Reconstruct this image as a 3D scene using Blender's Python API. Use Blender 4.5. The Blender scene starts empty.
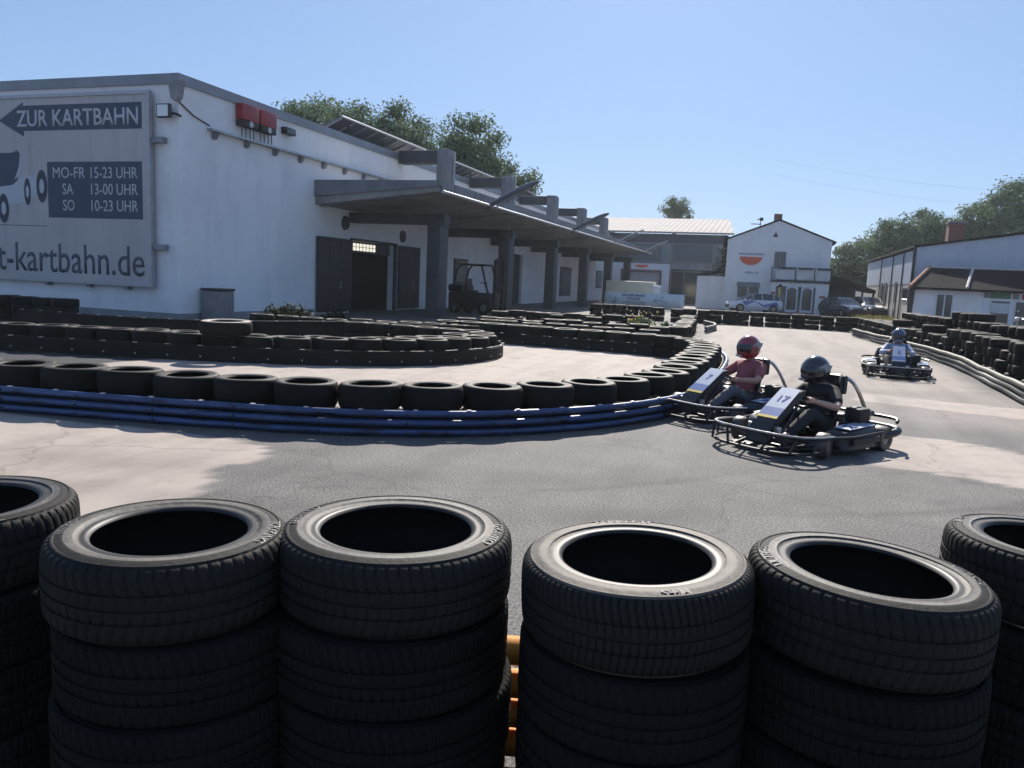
import bpy, bmesh, math, random
from math import sin, cos, pi, radians, hypot, atan2
from mathutils import Vector, Matrix, noise
random.seed(7)
scene = bpy.context.scene
COL = scene.collection

# ------------------------------------------------------------------ materials
def mat(name, col, rough=.6, metal=0., var=.0, scale=6., col2=None, bump=0., bscale=40., spec=.5, emit=None, trans=0., alpha=None, detail=5., coat=0.):
    m = bpy.data.materials.new(name); m.use_nodes = True
    nt = m.node_tree; N = nt.nodes; L = nt.links
    b = N['Principled BSDF']
    b.inputs['Base Color'].default_value = (*col, 1); b.inputs['Roughness'].default_value = rough
    b.inputs['Metallic'].default_value = metal
    b.inputs['Specular IOR Level'].default_value = spec
    if coat: b.inputs['Coat Weight'].default_value = coat; b.inputs['Coat Roughness'].default_value = .08
    if trans: b.inputs['Transmission Weight'].default_value = trans
    if emit: b.inputs['Emission Color'].default_value = (*emit[:3], 1); b.inputs['Emission Strength'].default_value = emit[3]
    if var or bump:
        tc = N.new('ShaderNodeTexCoord')
    if var:
        n = N.new('ShaderNodeTexNoise'); n.inputs['Scale'].default_value = scale; n.inputs['Detail'].default_value = detail
        n.inputs['Roughness'].default_value = .62
        L.new(tc.outputs['Object'], n.inputs['Vector'])
        r = N.new('ShaderNodeValToRGB'); c2 = col2 or tuple(min(1, c * (1 + var)) for c in col)
        c1 = col if col2 else tuple(c * (1 - var) for c in col)
        r.color_ramp.elements[0].position = .35; r.color_ramp.elements[1].position = .68
        r.color_ramp.elements[0].color = (*c1, 1); r.color_ramp.elements[1].color = (*c2, 1)
        L.new(n.outputs['Fac'], r.inputs['Fac']); L.new(r.outputs['Color'], b.inputs['Base Color'])
    if bump:
        n2 = N.new('ShaderNodeTexNoise'); n2.inputs['Scale'].default_value = bscale; n2.inputs['Detail'].default_value = 4
        L.new(tc.outputs['Object'], n2.inputs['Vector'])
        bp = N.new('ShaderNodeBump'); bp.inputs['Strength'].default_value = bump; bp.inputs['Distance'].default_value = .01
        L.new(n2.outputs['Fac'], bp.inputs['Height']); L.new(bp.outputs['Normal'], b.inputs['Normal'])
    return m

def corrugated(name, col, freq, axis=0, rough=.5, metal=0., depth=.02, var=.08):
    m = mat(name, col, rough, metal, var=var, scale=.6)
    nt = m.node_tree; N = nt.nodes; L = nt.links; b = N['Principled BSDF']
    tc = [n for n in N if n.type == 'TEX_COORD'][0]
    w = N.new('ShaderNodeTexWave'); w.bands_direction = 'XYZ'[axis]; w.inputs['Scale'].default_value = freq
    w.wave_profile = 'SIN'
    L.new(tc.outputs['Object'], w.inputs['Vector'])
    bp = N.new('ShaderNodeBump'); bp.inputs['Strength'].default_value = .6; bp.inputs['Distance'].default_value = depth
    L.new(w.outputs['Fac'], bp.inputs['Height']); L.new(bp.outputs['Normal'], b.inputs['Normal'])
    return m

M = {}
M['tread'] = mat('rubber_tread', (.016, .0158, .015), .7, scale=3, col2=(.024, .0232, .0215), var=.1, bump=.2, bscale=60, spec=.12)
M['treadlow'] = mat('rubber_tread_painted_shade', (.014, .0138, .0132), .8, var=.15, scale=3, spec=.06)  # darker tread for the lower tyres, shade put into the colour
M['side'] = mat('rubber_sidewall_dusty', (.026, .0235, .021), .66, scale=5, col2=(.095, .08, .067), var=.1, bump=.2, bscale=50)
M['side2'] = mat('rubber_sidewall_black', (.024, .023, .022), .6, scale=4, col2=(.085, .075, .066), var=.1, bump=.2, bscale=50)
M['sided'] = mat('rubber_sidewall_painted_shade', (.010, .010, .010), .65, scale=4, col2=(.02, .0195, .019), var=.1, spec=.12)  # shaded sidewall copy: lower tyres carry their shade in the colour
M['side3'] = mat('rubber_sidewall_tan', (.045, .038, .032), .7, scale=5, col2=(.115, .094, .076), var=.1, bump=.2, bscale=50)
M['bead'] = mat('rubber_bead', (.026, .025, .024), .5, var=.25, scale=9, spec=.25)
M['letter'] = mat('tyre_lettering', (.11, .10, .092), .65, var=.2, scale=20)
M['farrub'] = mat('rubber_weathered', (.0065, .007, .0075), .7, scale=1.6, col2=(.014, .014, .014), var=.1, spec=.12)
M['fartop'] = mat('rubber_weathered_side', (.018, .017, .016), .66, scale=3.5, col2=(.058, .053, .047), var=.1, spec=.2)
M['white_wall'] = mat('white_render', (.78, .79, .81), .8, scale=.35, col2=(.87, .87, .87), var=.05, bump=.08, bscale=25, detail=8)
M['white_wall2'] = mat('white_render_house', (.80, .78, .78), .8, scale=.6, col2=(.87, .85, .84), var=.05, detail=8)
M['concrete'] = mat('grey_concrete', (.20, .205, .215), .8, scale=1.5, col2=(.30, .30, .31), var=.1, bump=.15, bscale=20)
M['pillar'] = mat('painted_pillar', (.04, .042, .048), .6, scale=2, col2=(.065, .067, .073), var=.1)
M['soffit'] = mat('canopy_soffit', (.26, .25, .24), .8, scale=1.2, col2=(.36, .345, .33), var=.1)
M['fascia'] = mat('canopy_fascia', (.155, .162, .182), .55, scale=1.5, col2=(.21, .218, .235), var=.1)
M['trim'] = mat('roof_trim_zinc', (.22, .24, .27), .45, .3, var=.12, scale=1.2)
M['dark_door'] = mat('dark_steel_door', (.02, .022, .027), .5, var=.15, scale=2)
M['black'] = mat('black_plastic', (.014, .014, .016), .42, var=.2, scale=8)
M['blackm'] = mat('matt_black_steel', (.02, .02, .022), .55, .3, var=.2, scale=10)
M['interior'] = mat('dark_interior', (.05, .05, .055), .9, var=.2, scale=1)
M['steel'] = mat('galvanised_steel', (.38, .39, .40), .42, .7, var=.2, scale=6)
M['chrome'] = mat('worn_chrome', (.55, .52, .48), .28, .9, var=.2, scale=12)
M['rimm'] = mat('wheel_rim', (.30, .28, .25), .4, .7, var=.2, scale=12)
M['wtyre'] = mat('kart_tyre_scrubbed', (.035, .032, .03), .48, scale=8, col2=(.10, .088, .076), var=.1)
M['red'] = mat('red_enclosure', (.30, .018, .022), .4, var=.1, scale=5)
M['sign_bg'] = mat('sign_face', (.43, .41, .42), .55, scale=.5, col2=(.50, .475, .48), var=.05)
M['sign_blue'] = mat('sign_blue_ink', (.030, .055, .10), .55, var=.1, scale=2)
M['sign_txt'] = mat('sign_letter', (.50, .51, .54), .55)
M['sign_frame'] = mat('sign_frame_alu', (.38, .39, .42), .4, .4, var=.1, scale=3)
M['blue_pipe'] = mat('blue_pipe', (.018, .045, .13), .42, scale=1.3, col2=(.036, .082, .21), var=.1)
M['yellow_pipe'] = mat('yellow_pipe', (.52, .19, .015), .75, scale=4, col2=(.60, .26, .03), var=.1)
M['grey_pipe'] = mat('weathered_pipe', (.045, .045, .034), .65, scale=3, col2=(.105, .10, .075), var=.1)
M['grey_pipe2'] = mat('weathered_pipe_grey', (.03, .033, .036), .6, scale=3, col2=(.07, .07, .068), var=.1)
M['black_belt'] = mat('black_rubber_belt', (.006, .0065, .007), .6, scale=2, col2=(.012, .012, .013), var=.1, spec=.15)
M['bolt'] = mat('white_tag', (.7, .7, .7), .35, .3)
M['glass_dark'] = mat('window_glass', (.03, .04, .05), .08, spec=.8)
M['pane_bright'] = mat('daylit_window_glow', (.75, .72, .6), .4, emit=(1., .93, .75, .55))  # pane emits a little, standing in for daylight on the window
M['brick'] = mat('brick_red', (.24, .10, .075), .85, scale=9, col2=(.33, .155, .115), var=.1)
M['roofdark'] = mat('dark_roof_tile', (.012, .012, .014), .95, scale=5, col2=(.026, .023, .023), var=.1, bump=.4, bscale=10, spec=.08)
M['roofpale'] = corrugated('pale_roof_sheet', (.36, .33, .31), .57, 0, .9, 0., .16)
M['hall_grey'] = corrugated('grey_cladding', (.20, .225, .245), 3., 0, .6, 0., .02)
M['hall_white'] = mat('white_panel', (.70, .72, .78), .6, var=.05, scale=1)
M['rh_gable'] = corrugated('right_hall_cladding', (.50, .53, .60), 1.6, 0, .55, 0., .025, .06)
M['rh_up'] = corrugated('right_hall_upper', (.42, .45, .52), 1.6, 1, .55, 0., .02, .06)
M['rh_low'] = corrugated('right_hall_lower', (.50, .46, .41), 2.4, 1, .6, 0., .02, .06)
M['cream'] = mat('cream_panel', (.62, .60, .47), .6, var=.08, scale=1.5)
M['brown'] = mat('brown_frame', (.16, .12, .12), .6)
M['orange'] = mat('orange_sign', (.72, .13, .06), .5)
M['greyink'] = mat('grey_ink', (.30, .30, .33), .6)
M['blueink'] = mat('navy_ink', (.03, .04, .12), .6)
M['balc'] = mat('balcony_panel', (.52, .53, .55), .6, scale=2, col2=(.66, .66, .67), var=.1)
M['balc_dark'] = mat('balcony_dark_rail', (.03, .032, .04), .5)
M['green_sign'] = mat('green_sign', (.05, .16, .08), .5)
M['red_sign'] = mat('red_sign', (.45, .05, .05), .5)
M['car_white'] = mat('car_paint_white', (.72, .74, .78), .25, coat=1.)
M['car_dark'] = mat('car_paint_dark', (.02, .022, .026), .22, coat=1.)
M['car_black'] = mat('car_paint_black', (.012, .013, .016), .25, coat=1.)
M['livery'] = mat('blue_livery', (.05, .12, .40), .3, coat=.8)
M['lamp'] = mat('headlight_glass', (.75, .76, .78), .1, spec=.9)
M['skin'] = mat('skin', (.50, .30, .22), .5)
M['skin_red'] = mat('skin_tan', (.46, .25, .18), .5)
M['shirt_red'] = mat('faded_red_cotton', (.30, .085, .095), .85, var=.12, scale=9, bump=1., bscale=16)
M['shirt_black'] = mat('black_cotton', (.012, .012, .014), .85, var=.2, scale=9, bump=1., bscale=16)
M['jacket_blue'] = mat('blue_white_jacket', (.12, .20, .38), .75, scale=5, col2=(.52, .54, .58), var=.1, bump=1., bscale=16)
M['jeans'] = mat('grey_trousers', (.07, .075, .09), .85, scale=8, col2=(.12, .12, .14), var=.1, bump=1., bscale=18)
M['trousers_dark'] = mat('dark_trousers', (.014, .015, .02), .85, var=.2, scale=8)
M['shoe'] = mat('shoe', (.10, .10, .10), .6)
M['helm_red'] = mat('red_helmet', (.24, .012, .022), .25, coat=1., var=.25, scale=4)
M['helm_blk'] = mat('black_helmet', (.014, .016, .022), .2, coat=1.)
M['helm_nvy'] = mat('blue_grey_helmet', (.05, .065, .12), .25, coat=1.)
M['visor'] = mat('visor', (.02, .02, .025), .06, spec=.8)
M['helm_gr'] = mat('helmet_graphics', (.30, .31, .33), .3, coat=.6)
M['eye_w'] = mat('eye_white', (.7, .68, .65), .3)
M['hair'] = mat('dark_hair', (.02, .015, .012), .6)
M['kwhite'] = mat('kart_white_panel', (.36, .42, .54), .4, coat=.3, var=.06, scale=5)
M['kblue'] = mat('kart_blue_panel', (.05, .13, .36), .35, coat=.4)
M['kyel'] = mat('kart_yellow', (.62, .48, .06), .4)
M['kart_frame'] = mat('kart_frame', (.05, .05, .055), .4, .6, var=.2, scale=10)
M['bark'] = mat('bark', (.07, .055, .042), .9, var=.3, scale=6)
M['solar'] = mat('solar_panel_back', (.16, .17, .20), .4, .2, var=.1, scale=2)
M['solarf'] = mat('solar_frame', (.55, .55, .57), .35, .6)
M['sign_grey'] = mat('sign_grey_ink', (.065, .08, .105), .6)
M['printdark'] = mat('print_dark', (.03, .04, .06), .6)
M['flower'] = mat('yellow_bloom', (.60, .45, .08), .7)
M['fork'] = mat('forklift_paint', (.010, .010, .011), .5, var=.2, scale=4)
M['bin'] = mat('bin_grey', (.20, .20, .21), .6, var=.15, scale=3)
M['pole_paint'] = mat('grey_painted_tube', (.13, .14, .16), .45, .3, var=.1, scale=5)

def layer(m, scale, lo, hi, colmul, mapping=(1, 1, 1), det=6, fac=1.):
    """multiply a stain pattern over a material's base colour"""
    nt = m.node_tree; N = nt.nodes; L = nt.links; p = N['Principled BSDF']
    src = p.inputs['Base Color'].links[0].from_socket
    tc = N.new('ShaderNodeTexCoord'); mp = N.new('ShaderNodeMapping'); mp.inputs['Scale'].default_value = mapping
    L.new(tc.outputs['Object'], mp.inputs['Vector']); n = N.new('ShaderNodeTexNoise'); n.inputs['Scale'].default_value = scale; n.inputs['Detail'].default_value = det; n.inputs['Roughness'].default_value = .65
    L.new(mp.outputs[0], n.inputs['Vector']); r = N.new('ShaderNodeValToRGB'); e = r.color_ramp.elements
    e[0].position = lo; e[0].color = (*colmul, 1); e[1].position = hi; e[1].color = (1, 1, 1, 1)
    L.new(n.outputs['Fac'], r.inputs['Fac']); x = N.new('ShaderNodeMix'); x.data_type = 'RGBA'; x.blend_type = 'MULTIPLY'; x.inputs[0].default_value = fac
    L.new(src, x.inputs[6]); L.new(r.outputs['Color'], x.inputs[7]); L.new(x.outputs[2], p.inputs['Base Color'])
for k_ in ('white_wall', 'white_wall2'):
    hs = k_ == 'white_wall2'
    layer(M[k_], 1.0, .34, .46, (.80, .79, .76), (1.7, 1.7, .13), 6, .25 if hs else .32); layer(M[k_], .5, .33, .52, (.88, .88, .88), (1, 1, .8), 9)
    layer(M[k_], 2.6, .30, .35, (.72, .70, .66), (1, 1, 1), 8, .4)
layer(M['blue_pipe'], 2.6, .36, .44, (.25, .25, .28), (1, 1, 4)); layer(M['blue_pipe'], 9, .34, .42, (.4, .4, .45), (1, 1, 3))
layer(M['fascia'], 1.2, .36, .5, (.72, .71, .69), (2, 2, .3)); layer(M['soffit'], 1., .36, .52, (.75, .73, .7), (1, 1, 1))
layer(M['sign_bg'], 1.2, .33, .5, (.86, .86, .85), (2.5, 2.5, .15))
layer(M['side'], 7, .36, .44, (.35, .33, .30)); layer(M['side3'], 6, .36, .44, (.4, .37, .33)); layer(M['side2'], 7, .38, .46, (.4, .4, .4))
def leafmat(name, a, b):
    m = bpy.data.materials.new(name); m.use_nodes = True
    N = m.node_tree.nodes; L = m.node_tree.links; p = N['Principled BSDF']
    at = N.new('ShaderNodeAttribute'); at.attribute_name = 'tint'
    r = N.new('ShaderNodeValToRGB'); r.color_ramp.elements[0].color = (*a, 1); r.color_ramp.elements[1].color = (*b, 1)
    L.new(at.outputs['Fac'], r.inputs['Fac']); L.new(r.outputs['Color'], p.inputs['Base Color'])
    p.inputs['Roughness'].default_value = .7; p.inputs['Specular IOR Level'].default_value = .12
    tr = N.new('ShaderNodeBsdfTranslucent'); L.new(r.outputs['Color'], tr.inputs['Color'])
    mx = N.new('ShaderNodeMixShader'); mx.inputs[0].default_value = .28
    L.new(p.outputs[0], mx.inputs[1]); L.new(tr.outputs[0], mx.inputs[2]); L.new(mx.outputs[0], N['Material Output'].inputs['Surface'])
    return m
M['leaf'] = leafmat('foliage_green', (.045, .09, .04), (.18, .25, .125))
M['leaf2'] = leafmat('foliage_olive', (.05, .09, .043), (.20, .25, .13))
M['leaf3'] = leafmat('foliage_dark', (.012, .02, .009), (.035, .05, .02))

# ------------------------------------------------------------------ mesh builder
class MB:
    def __init__(s): s.v = []; s.f = []; s.mi = []; s.m = 0; s.sm = []
    def add(s, vs, fs, smooth=False, mi=None):
        o = len(s.v); s.v += [tuple(v) for v in vs]
        for f in fs: s.f.append([i + o for i in f]); s.mi.append(s.m if mi is None else mi); s.sm.append(smooth)
    def box(s, x0, y0, z0, x1, y1, z1, bev=0.):
        x0, x1 = sorted((x0, x1)); y0, y1 = sorted((y0, y1)); z0, z1 = sorted((z0, z1))
        if bev <= 0:
            s.add([(x0,y0,z0),(x1,y0,z0),(x1,y1,z0),(x0,y1,z0),(x0,y0,z1),(x1,y0,z1),(x1,y1,z1),(x0,y1,z1)],
                  [(0,3,2,1),(4,5,6,7),(0,1,5,4),(1,2,6,5),(2,3,7,6),(3,0,4,7)]); return s
        bm = bmesh.new(); bmesh.ops.create_cube(bm, size=1)
        for v in bm.verts: v.co = Vector(((x0+x1)/2 + v.co.x*(x1-x0), (y0+y1)/2 + v.co.y*(y1-y0), (z0+z1)/2 + v.co.z*(z1-z0)))
        bmesh.ops.bevel(bm, geom=bm.edges[:], offset=bev, segments=2, profile=.6, affect='EDGES')
        bm.verts.ensure_lookup_table(); s.add([v.co for v in bm.verts], [[v.index for v in f.verts] for f in bm.faces], True); bm.free(); return s
    def tube(s, pts, r, n=8, cap=True, closed=False):
        P = [Vector(p) for p in pts]; R = r if isinstance(r, (list, tuple)) else [r] * len(P)
        vs = []; up = Vector((0, 0, 1)); k = len(P)
        for i, p in enumerate(P):
            if closed: t = P[(i+1) % k] - P[i-1]
            else: t = P[min(i+1, k-1)] - P[max(i-1, 0)]
            t.normalize(); a = t.cross(up)
            if a.length < .05: a = t.cross(Vector((0, 1, 0)))
            a.normalize(); b = a.cross(t)
            for j in range(n):
                q = 2*pi*j/n; vs.append(p + (a*cos(q) + b*sin(q))*R[i])
        fs = []
        for i in range(k if closed else k-1):
            i2 = (i+1) % k
            for j in range(n): fs.append((i*n+j, i*n+(j+1) % n, i2*n+(j+1) % n, i2*n+j))
        if cap and not closed: fs += [tuple(range(n-1, -1, -1)), tuple(range((k-1)*n, k*n))]
        s.add(vs, fs, True); return s
    def lathe(s, prof, n=24, center=(0,0,0), axis='Z', closed=False, mis=None):
        vs = []; fs = []; k = len(prof); mm = []
        for j in range(n):
            q = 2*pi*j/n
            for (r, z) in prof:
                p = (r*cos(q), r*sin(q), z)
                if axis == 'X': p = (p[2], p[0], p[1])
                elif axis == 'Y': p = (p[0], p[2], p[1])
                vs.append((p[0]+center[0], p[1]+center[1], p[2]+center[2]))
        kk = k if closed else k-1
        for j in range(n):
            j2 = (j+1) % n
            for i in range(kk):
                i2 = (i+1) % k
                f = (j*k+i, j2*k+i, j2*k+i2, j*k+i2)
                if axis == 'Y': f = f[::-1]
                fs.append(f); mm.append(s.m if mis is None else mis[i])
        o = len(s.v); s.v += vs
        for f, m_ in zip(fs, mm): s.f.append([i+o for i in f]); s.mi.append(m_); s.sm.append(True)
        return s
    def prism(s, poly, axis, a, b):
        """poly: 2D outline (ccw) extruded along axis from a to b"""
        n = len(poly)
        def P(u, v, w): return {'X': (w, u, v), 'Y': (u, w, v), 'Z': (u, v, w)}[axis]
        vs = [P(u, v, a) for u, v in poly] + [P(u, v, b) for u, v in poly]
        fs = [tuple(range(n-1, -1, -1)), tuple(range(n, 2*n))] + [(i, (i+1) % n, n+(i+1) % n, n+i) for i in range(n)]
        s.add(vs, fs); return s
    def sphere(s, c, r, n=16, m=10, sc=(1,1,1)):
        prof = [(r*sin(pi*i/m), -r*cos(pi*i/m)) for i in range(m+1)]
        o = len(s.v); s.lathe(prof, n)
        for i in range(o, len(s.v)):
            v = s.v[i]; s.v[i] = (c[0]+v[0]*sc[0], c[1]+v[1]*sc[1], c[2]+v[2]*sc[2])
        return s
    def mesh(s, name, mats):
        me = bpy.data.meshes.new(name); me.from_pydata(s.v, [], s.f)
        if not isinstance(mats, (list, tuple)): mats = [mats]
        for m in mats: me.materials.append(m)
        me.polygons.foreach_set('material_index', s.mi); me.polygons.foreach_set('use_smooth', s.sm)
        bm = bmesh.new(); bm.from_mesh(me); bmesh.ops.remove_doubles(bm, verts=bm.verts, dist=1e-5); bmesh.ops.recalc_face_normals(bm, faces=bm.faces)
        bm.to_mesh(me); bm.free()
        if any(s.sm): me.set_sharp_from_angle(angle=radians(42))
        me.update(); return me
    def build(s, name, mats, parent=None, world=False):
        if world and parent is not None:
            l = parent.location; s.v = [(a-l.x, b-l.y, c-l.z) for a, b, c in s.v]
        return link(name, s.mesh(name, mats), parent)

def link(name, me, parent=None):
    o = bpy.data.objects.new(name, me); COL.objects.link(o)
    if parent is not None: o.parent = parent
    return o
def tag(o, label=None, cat=None, group=None, kind=None):
    if label: o['label'] = label
    if cat: o['category'] = cat
    if group: o['group'] = group
    if kind: o['kind'] = kind
    return o
def thing(name, label, cat, loc=(0,0,0), rz=0., group=None):
    o = bpy.data.objects.new(name, None); COL.objects.link(o); o.empty_display_size = .2
    o.location = loc; o.rotation_euler = (0, 0, rz); return tag(o, label, cat, group)
def box(name, m, parent, b, bev=0., world=True):
    return MB().box(*b, bev=bev).build(name, m, parent, world)

def text_mesh(txt, size, ext=.004, bold=0., align='LEFT', sx=1.):
    cu = bpy.data.curves.new('lettering', 'FONT'); cu.body = txt; cu.size = size; cu.extrude = ext; cu.offset = bold; cu.align_x = align
    cu.resolution_u = 3
    o = bpy.data.objects.new('lettering', cu); COL.objects.link(o)
    dg = bpy.context.evaluated_depsgraph_get(); dg.update()
    me = bpy.data.meshes.new_from_object(o.evaluated_get(dg))
    bpy.data.objects.remove(o); bpy.data.curves.remove(cu)
    for v in me.vertices: v.co.x *= sx
    return me
def wall_text(txt, x, z, y, w, h, m, parent, bold=0., name='lettering'):
    """text facing -Y, left x, baseline z, fitted to width w and cap height h (world coords)"""
    me = text_mesh(txt, 1., .0, bold)
    xs = [v.co.x for v in me.vertices]; zs = [v.co.y for v in me.vertices]
    a, b = min(xs), max(xs); lo, hi = min(zs), max(zs)
    lo = min(lo, 0) if any(c in txt for c in 'gjpqy,') else lo
    l = parent.location if parent else Vector()
    for v in me.vertices:
        v.co = Vector((x + (v.co.x-a)/(b-a)*w - l.x, y - l.y, z + (v.co.y-lo)/(hi-lo)*h - l.z))
    bm = bmesh.new(); bm.from_mesh(me)
    r = bmesh.ops.extrude_face_region(bm, geom=bm.faces[:])
    for v in [g for g in r['geom'] if isinstance(g, bmesh.types.BMVert)]: v.co.y -= .006
    bmesh.ops.recalc_face_normals(bm, faces=bm.faces); bm.to_mesh(me); bm.free()
    me.materials.clear(); me.materials.append(m); return link(name, me, parent)

def resample(pts, step, phase=0.):
    P = [Vector((p[0], p[1])) for p in pts]; out = []; d = phase
    acc = 0.
    for a, b in zip(P, P[1:]):
        l = (b-a).length
        while d <= acc + l:
            t = (d-acc)/l; out.append((a.lerp(b, t), atan2((b-a).y, (b-a).x))); d += step
        acc += l
    return out
def smooth_poly(pts, it=2):
    P = [Vector(p) for p in pts]
    for _ in range(it):
        Q = [P[0]]
        for a, b in zip(P, P[1:]): Q += [a.lerp(b, .25), a.lerp(b, .75)]
        Q.append(P[-1]); P = Q
    return P
def offset_poly(pts, d):
    P = [Vector((p[0], p[1])) for p in pts]; out = []
    for i, p in enumerate(P):
        t = (P[min(i+1, len(P)-1)] - P[max(i-1, 0)]).normalized(); out.append(p + Vector((t.y, -t.x))*d)
    return out
ONES = ['', 'first', 'second', 'third', 'fourth', 'fifth', 'sixth', 'seventh', 'eighth', 'ninth', 'tenth', 'eleventh', 'twelfth', 'thirteenth', 'fourteenth', 'fifteenth', 'sixteenth', 'seventeenth', 'eighteenth', 'nineteenth']
def nth(n):
    if n < 20: return ONES[n]
    t, u = divmod(n, 10); tens = ['', '', 'twenty', 'thirty', 'forty', 'fifty', 'sixty'][t]
    return (tens[:-1] + 'ieth') if u == 0 else tens + '-' + ONES[u]

# ------------------------------------------------------------------ camera, light, sky
cam = bpy.data.cameras.new('camera'); camo = bpy.data.objects.new('camera', cam); COL.objects.link(camo)
Rm = Matrix(((0.94721423, 0.08423283, -0.30933806), (0.31748609, -0.11226694, 0.94159371), (0.04458467, -0.99010149, -0.1330836)))
# columns: image right, image down, forward
Rb = Matrix(((Rm[0][0], -Rm[0][1], -Rm[0][2]), (Rm[1][0], -Rm[1][1], -Rm[1][2]), (Rm[2][0], -Rm[2][1], -Rm[2][2])))
camo.matrix_world = Matrix.Translation((0, 0, 1.7)) @ Rb.to_4x4()
cam.sensor_width = 36; cam.lens = 780/1024*36; cam.clip_start = .05; cam.clip_end = 2000
scene.camera = camo
SUN_AZ, SUN_EL = radians(-9), radians(37)
sd = Vector((sin(SUN_AZ)*cos(SUN_EL), cos(SUN_AZ)*cos(SUN_EL), sin(SUN_EL)))
sl = bpy.data.lights.new('sun', 'SUN'); sl.energy = 5.0; sl.angle = radians(.53); sl.color = (1., .93, .84)
so = bpy.data.objects.new('sun', sl); COL.objects.link(so); so.rotation_euler = sd.to_track_quat('Z', 'Y').to_euler()
so.location = sd*60
w = bpy.data.worlds.new('World'); scene.world = w; w.use_nodes = True
nt = w.node_tree; bg = nt.nodes['Background']
sky = nt.nodes.new('ShaderNodeTexSky'); sky.sky_type = 'NISHITA'; sky.sun_disc = False
sky.sun_elevation = SUN_EL; sky.sun_rotation = SUN_AZ; sky.altitude = 100; sky.air_density = 1.; sky.dust_density = .5; sky.ozone_density = 1.5
def _n(t): return nt.nodes.new(t)
m1 = _n('ShaderNodeVectorMath'); m1.operation = 'SCALE'; m1.inputs['Scale'].default_value = .075
g1 = _n('ShaderNodeGamma'); g1.inputs['Gamma'].default_value = .47          # evens the sky out, as the phone picture does
m2 = _n('ShaderNodeVectorMath'); m2.operation = 'MULTIPLY'; m2.inputs[1].default_value = (3.5, 4.65, 6.55)
nt.links.new(sky.outputs['Color'], m1.inputs[0]); nt.links.new(m1.outputs[0], g1.inputs['Color']); nt.links.new(g1.outputs[0], m2.inputs[0])
nt.links.new(m2.outputs[0], bg.inputs['Color']); bg.inputs['Strength'].default_value = .1
vs = scene.view_settings; vs.view_transform = 'Standard'; vs.look = 'None'; vs.exposure = .75; vs.gamma = 1
scene.cycles.use_denoising = True
scene.cycles.max_bounces = 6

# ------------------------------------------------------------------ ground
def poly_sd(px, py, poly):
    d = 1e9; inside = False; n = len(poly)
    for i in range(n):
        ax, ay = poly[i]; bx, by = poly[(i+1) % n]
        ex, ey = bx-ax, by-ay; wx, wy = px-ax, py-ay
        t = max(0, min(1, (wx*ex+wy*ey)/(ex*ex+ey*ey))); dx, dy = wx-ex*t, wy-ey*t
        d = min(d, dx*dx+dy*dy)
        if (ay > py) != (by > py) and px < (bx-ax)*(py-ay)/(by-ay)+ax: inside = not inside
    d = math.sqrt(d); return d if inside else -d
# concrete, paler asphalt and painted shade (ground metres): value = how pale the surface is
REG = [
    ([(-14, 2.0), (-14, 6.2), (-7.9, 6.25), (-5.0, 6.35), (-4.5, 6.2), (-4.2, 5.75), (-4.45, 5.35), (-4.1, 4.95), (-3.95, 4.5), (-4.1, 3.6), (-4.8, 2.0)], .97, .05),
    ([(-16, 7.2), (-10.4, 10.6), (-10.3, 11.6), (-8.7, 12.2), (-6.6, 13.6), (-6.0, 15.5), (-6.4, 18.0), (-9.5, 18.6), (-9.4, 20.), (-3.2, 19.4), (-1.9, 17), (-1.7, 11.6), (-2.8, 8.7), (-4.6, 7.6), (-9, 6.8)], 1., .1),
    ([(-.5, 9.9), (2.4, 11.6), (4.6, 11.8), (4.2, 16.5), (-.4, 17.5), (-.9, 13)], .42, 1.6),
    ([(1.4, 13.7), (1.5, 14.8), (4.6, 14.1), (6.5, 13.7), (6.5, 12.6), (4.2, 12.9)], .95, .06),
    ([(.9, 9.4), (1.5, 10.5), (2.0, 10.55), (2.55, 10.35), (3.05, 9.6), (3.35, 8.5), (3.6, 7.9), (2.75, 8.0), (1.9, 8.35), (1.15, 8.5)], .92, .05),
    ([(-2.6, 19.5), (-1.0, 19.2), (-.6, 15), (1.6, 15.4), (3.9, 16.5), (4.1, 22), (3.4, 33), (3.2, 38.4), (-3.2, 37.8), (-2.2, 30), (-2.0, 24)], .62, .8),  # far asphalt: its paler grazing-light look put into the colour
    ([(-14.2, 9.0), (-11.2, 9.0), (-10.62, 9.6), (-10.47, 11.25), (-11, 11.6), (-14.5, 11)], -.75, .06),  # shade on the ground at left, painted as a dark tone
]
def pale(x, y):
    v = .12
    n1 = noise.noise((x*1.1, y*1.1, 3.)); n2 = noise.noise((x*3.7, y*3.7, 9.)); n3 = noise.noise((x*.35, y*.35, 1.))
    for poly, val, soft in REG:
        if not (min(p[0] for p in poly)-1.5 < x < max(p[0] for p in poly)+1.5 and min(p[1] for p in poly)-1.5 < y < max(p[1] for p in poly)+1.5): continue
        d = poly_sd(x, y, poly) + (n1*.14 + n2*.07)*(1 if soft > .08 else .25)
        t = max(0, min(1, d/soft+.5)); t = t*t*(3-2*t)
        v = v*(1-t) + val*t
    return v + n3*.06
bmv = []; bmf = []; vals = []
def axis_pts():
    xs = []; x = -20.
    while x < 8.01: xs.append(x); x += .14
    ys = []; y = 1.0
    while y < 44: ys.append(y); y += .10 + max(0, (y-9))*.008
    return xs, ys
xs, ys = axis_pts()
for y in ys:
    for x in xs: bmv.append((x, y, 0)); vals.append(pale(x, y))
nx = len(xs)
for j in range(len(ys)-1):
    for i in range(nx-1): bmf.append((j*nx+i, j*nx+i+1, (j+1)*nx+i+1, (j+1)*nx+i))
me = bpy.data.meshes.new('track'); me.from_pydata(bmv, [], bmf)
at = me.attributes.new('pale', 'FLOAT', 'POINT'); at.data.foreach_set('value', vals)

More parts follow.
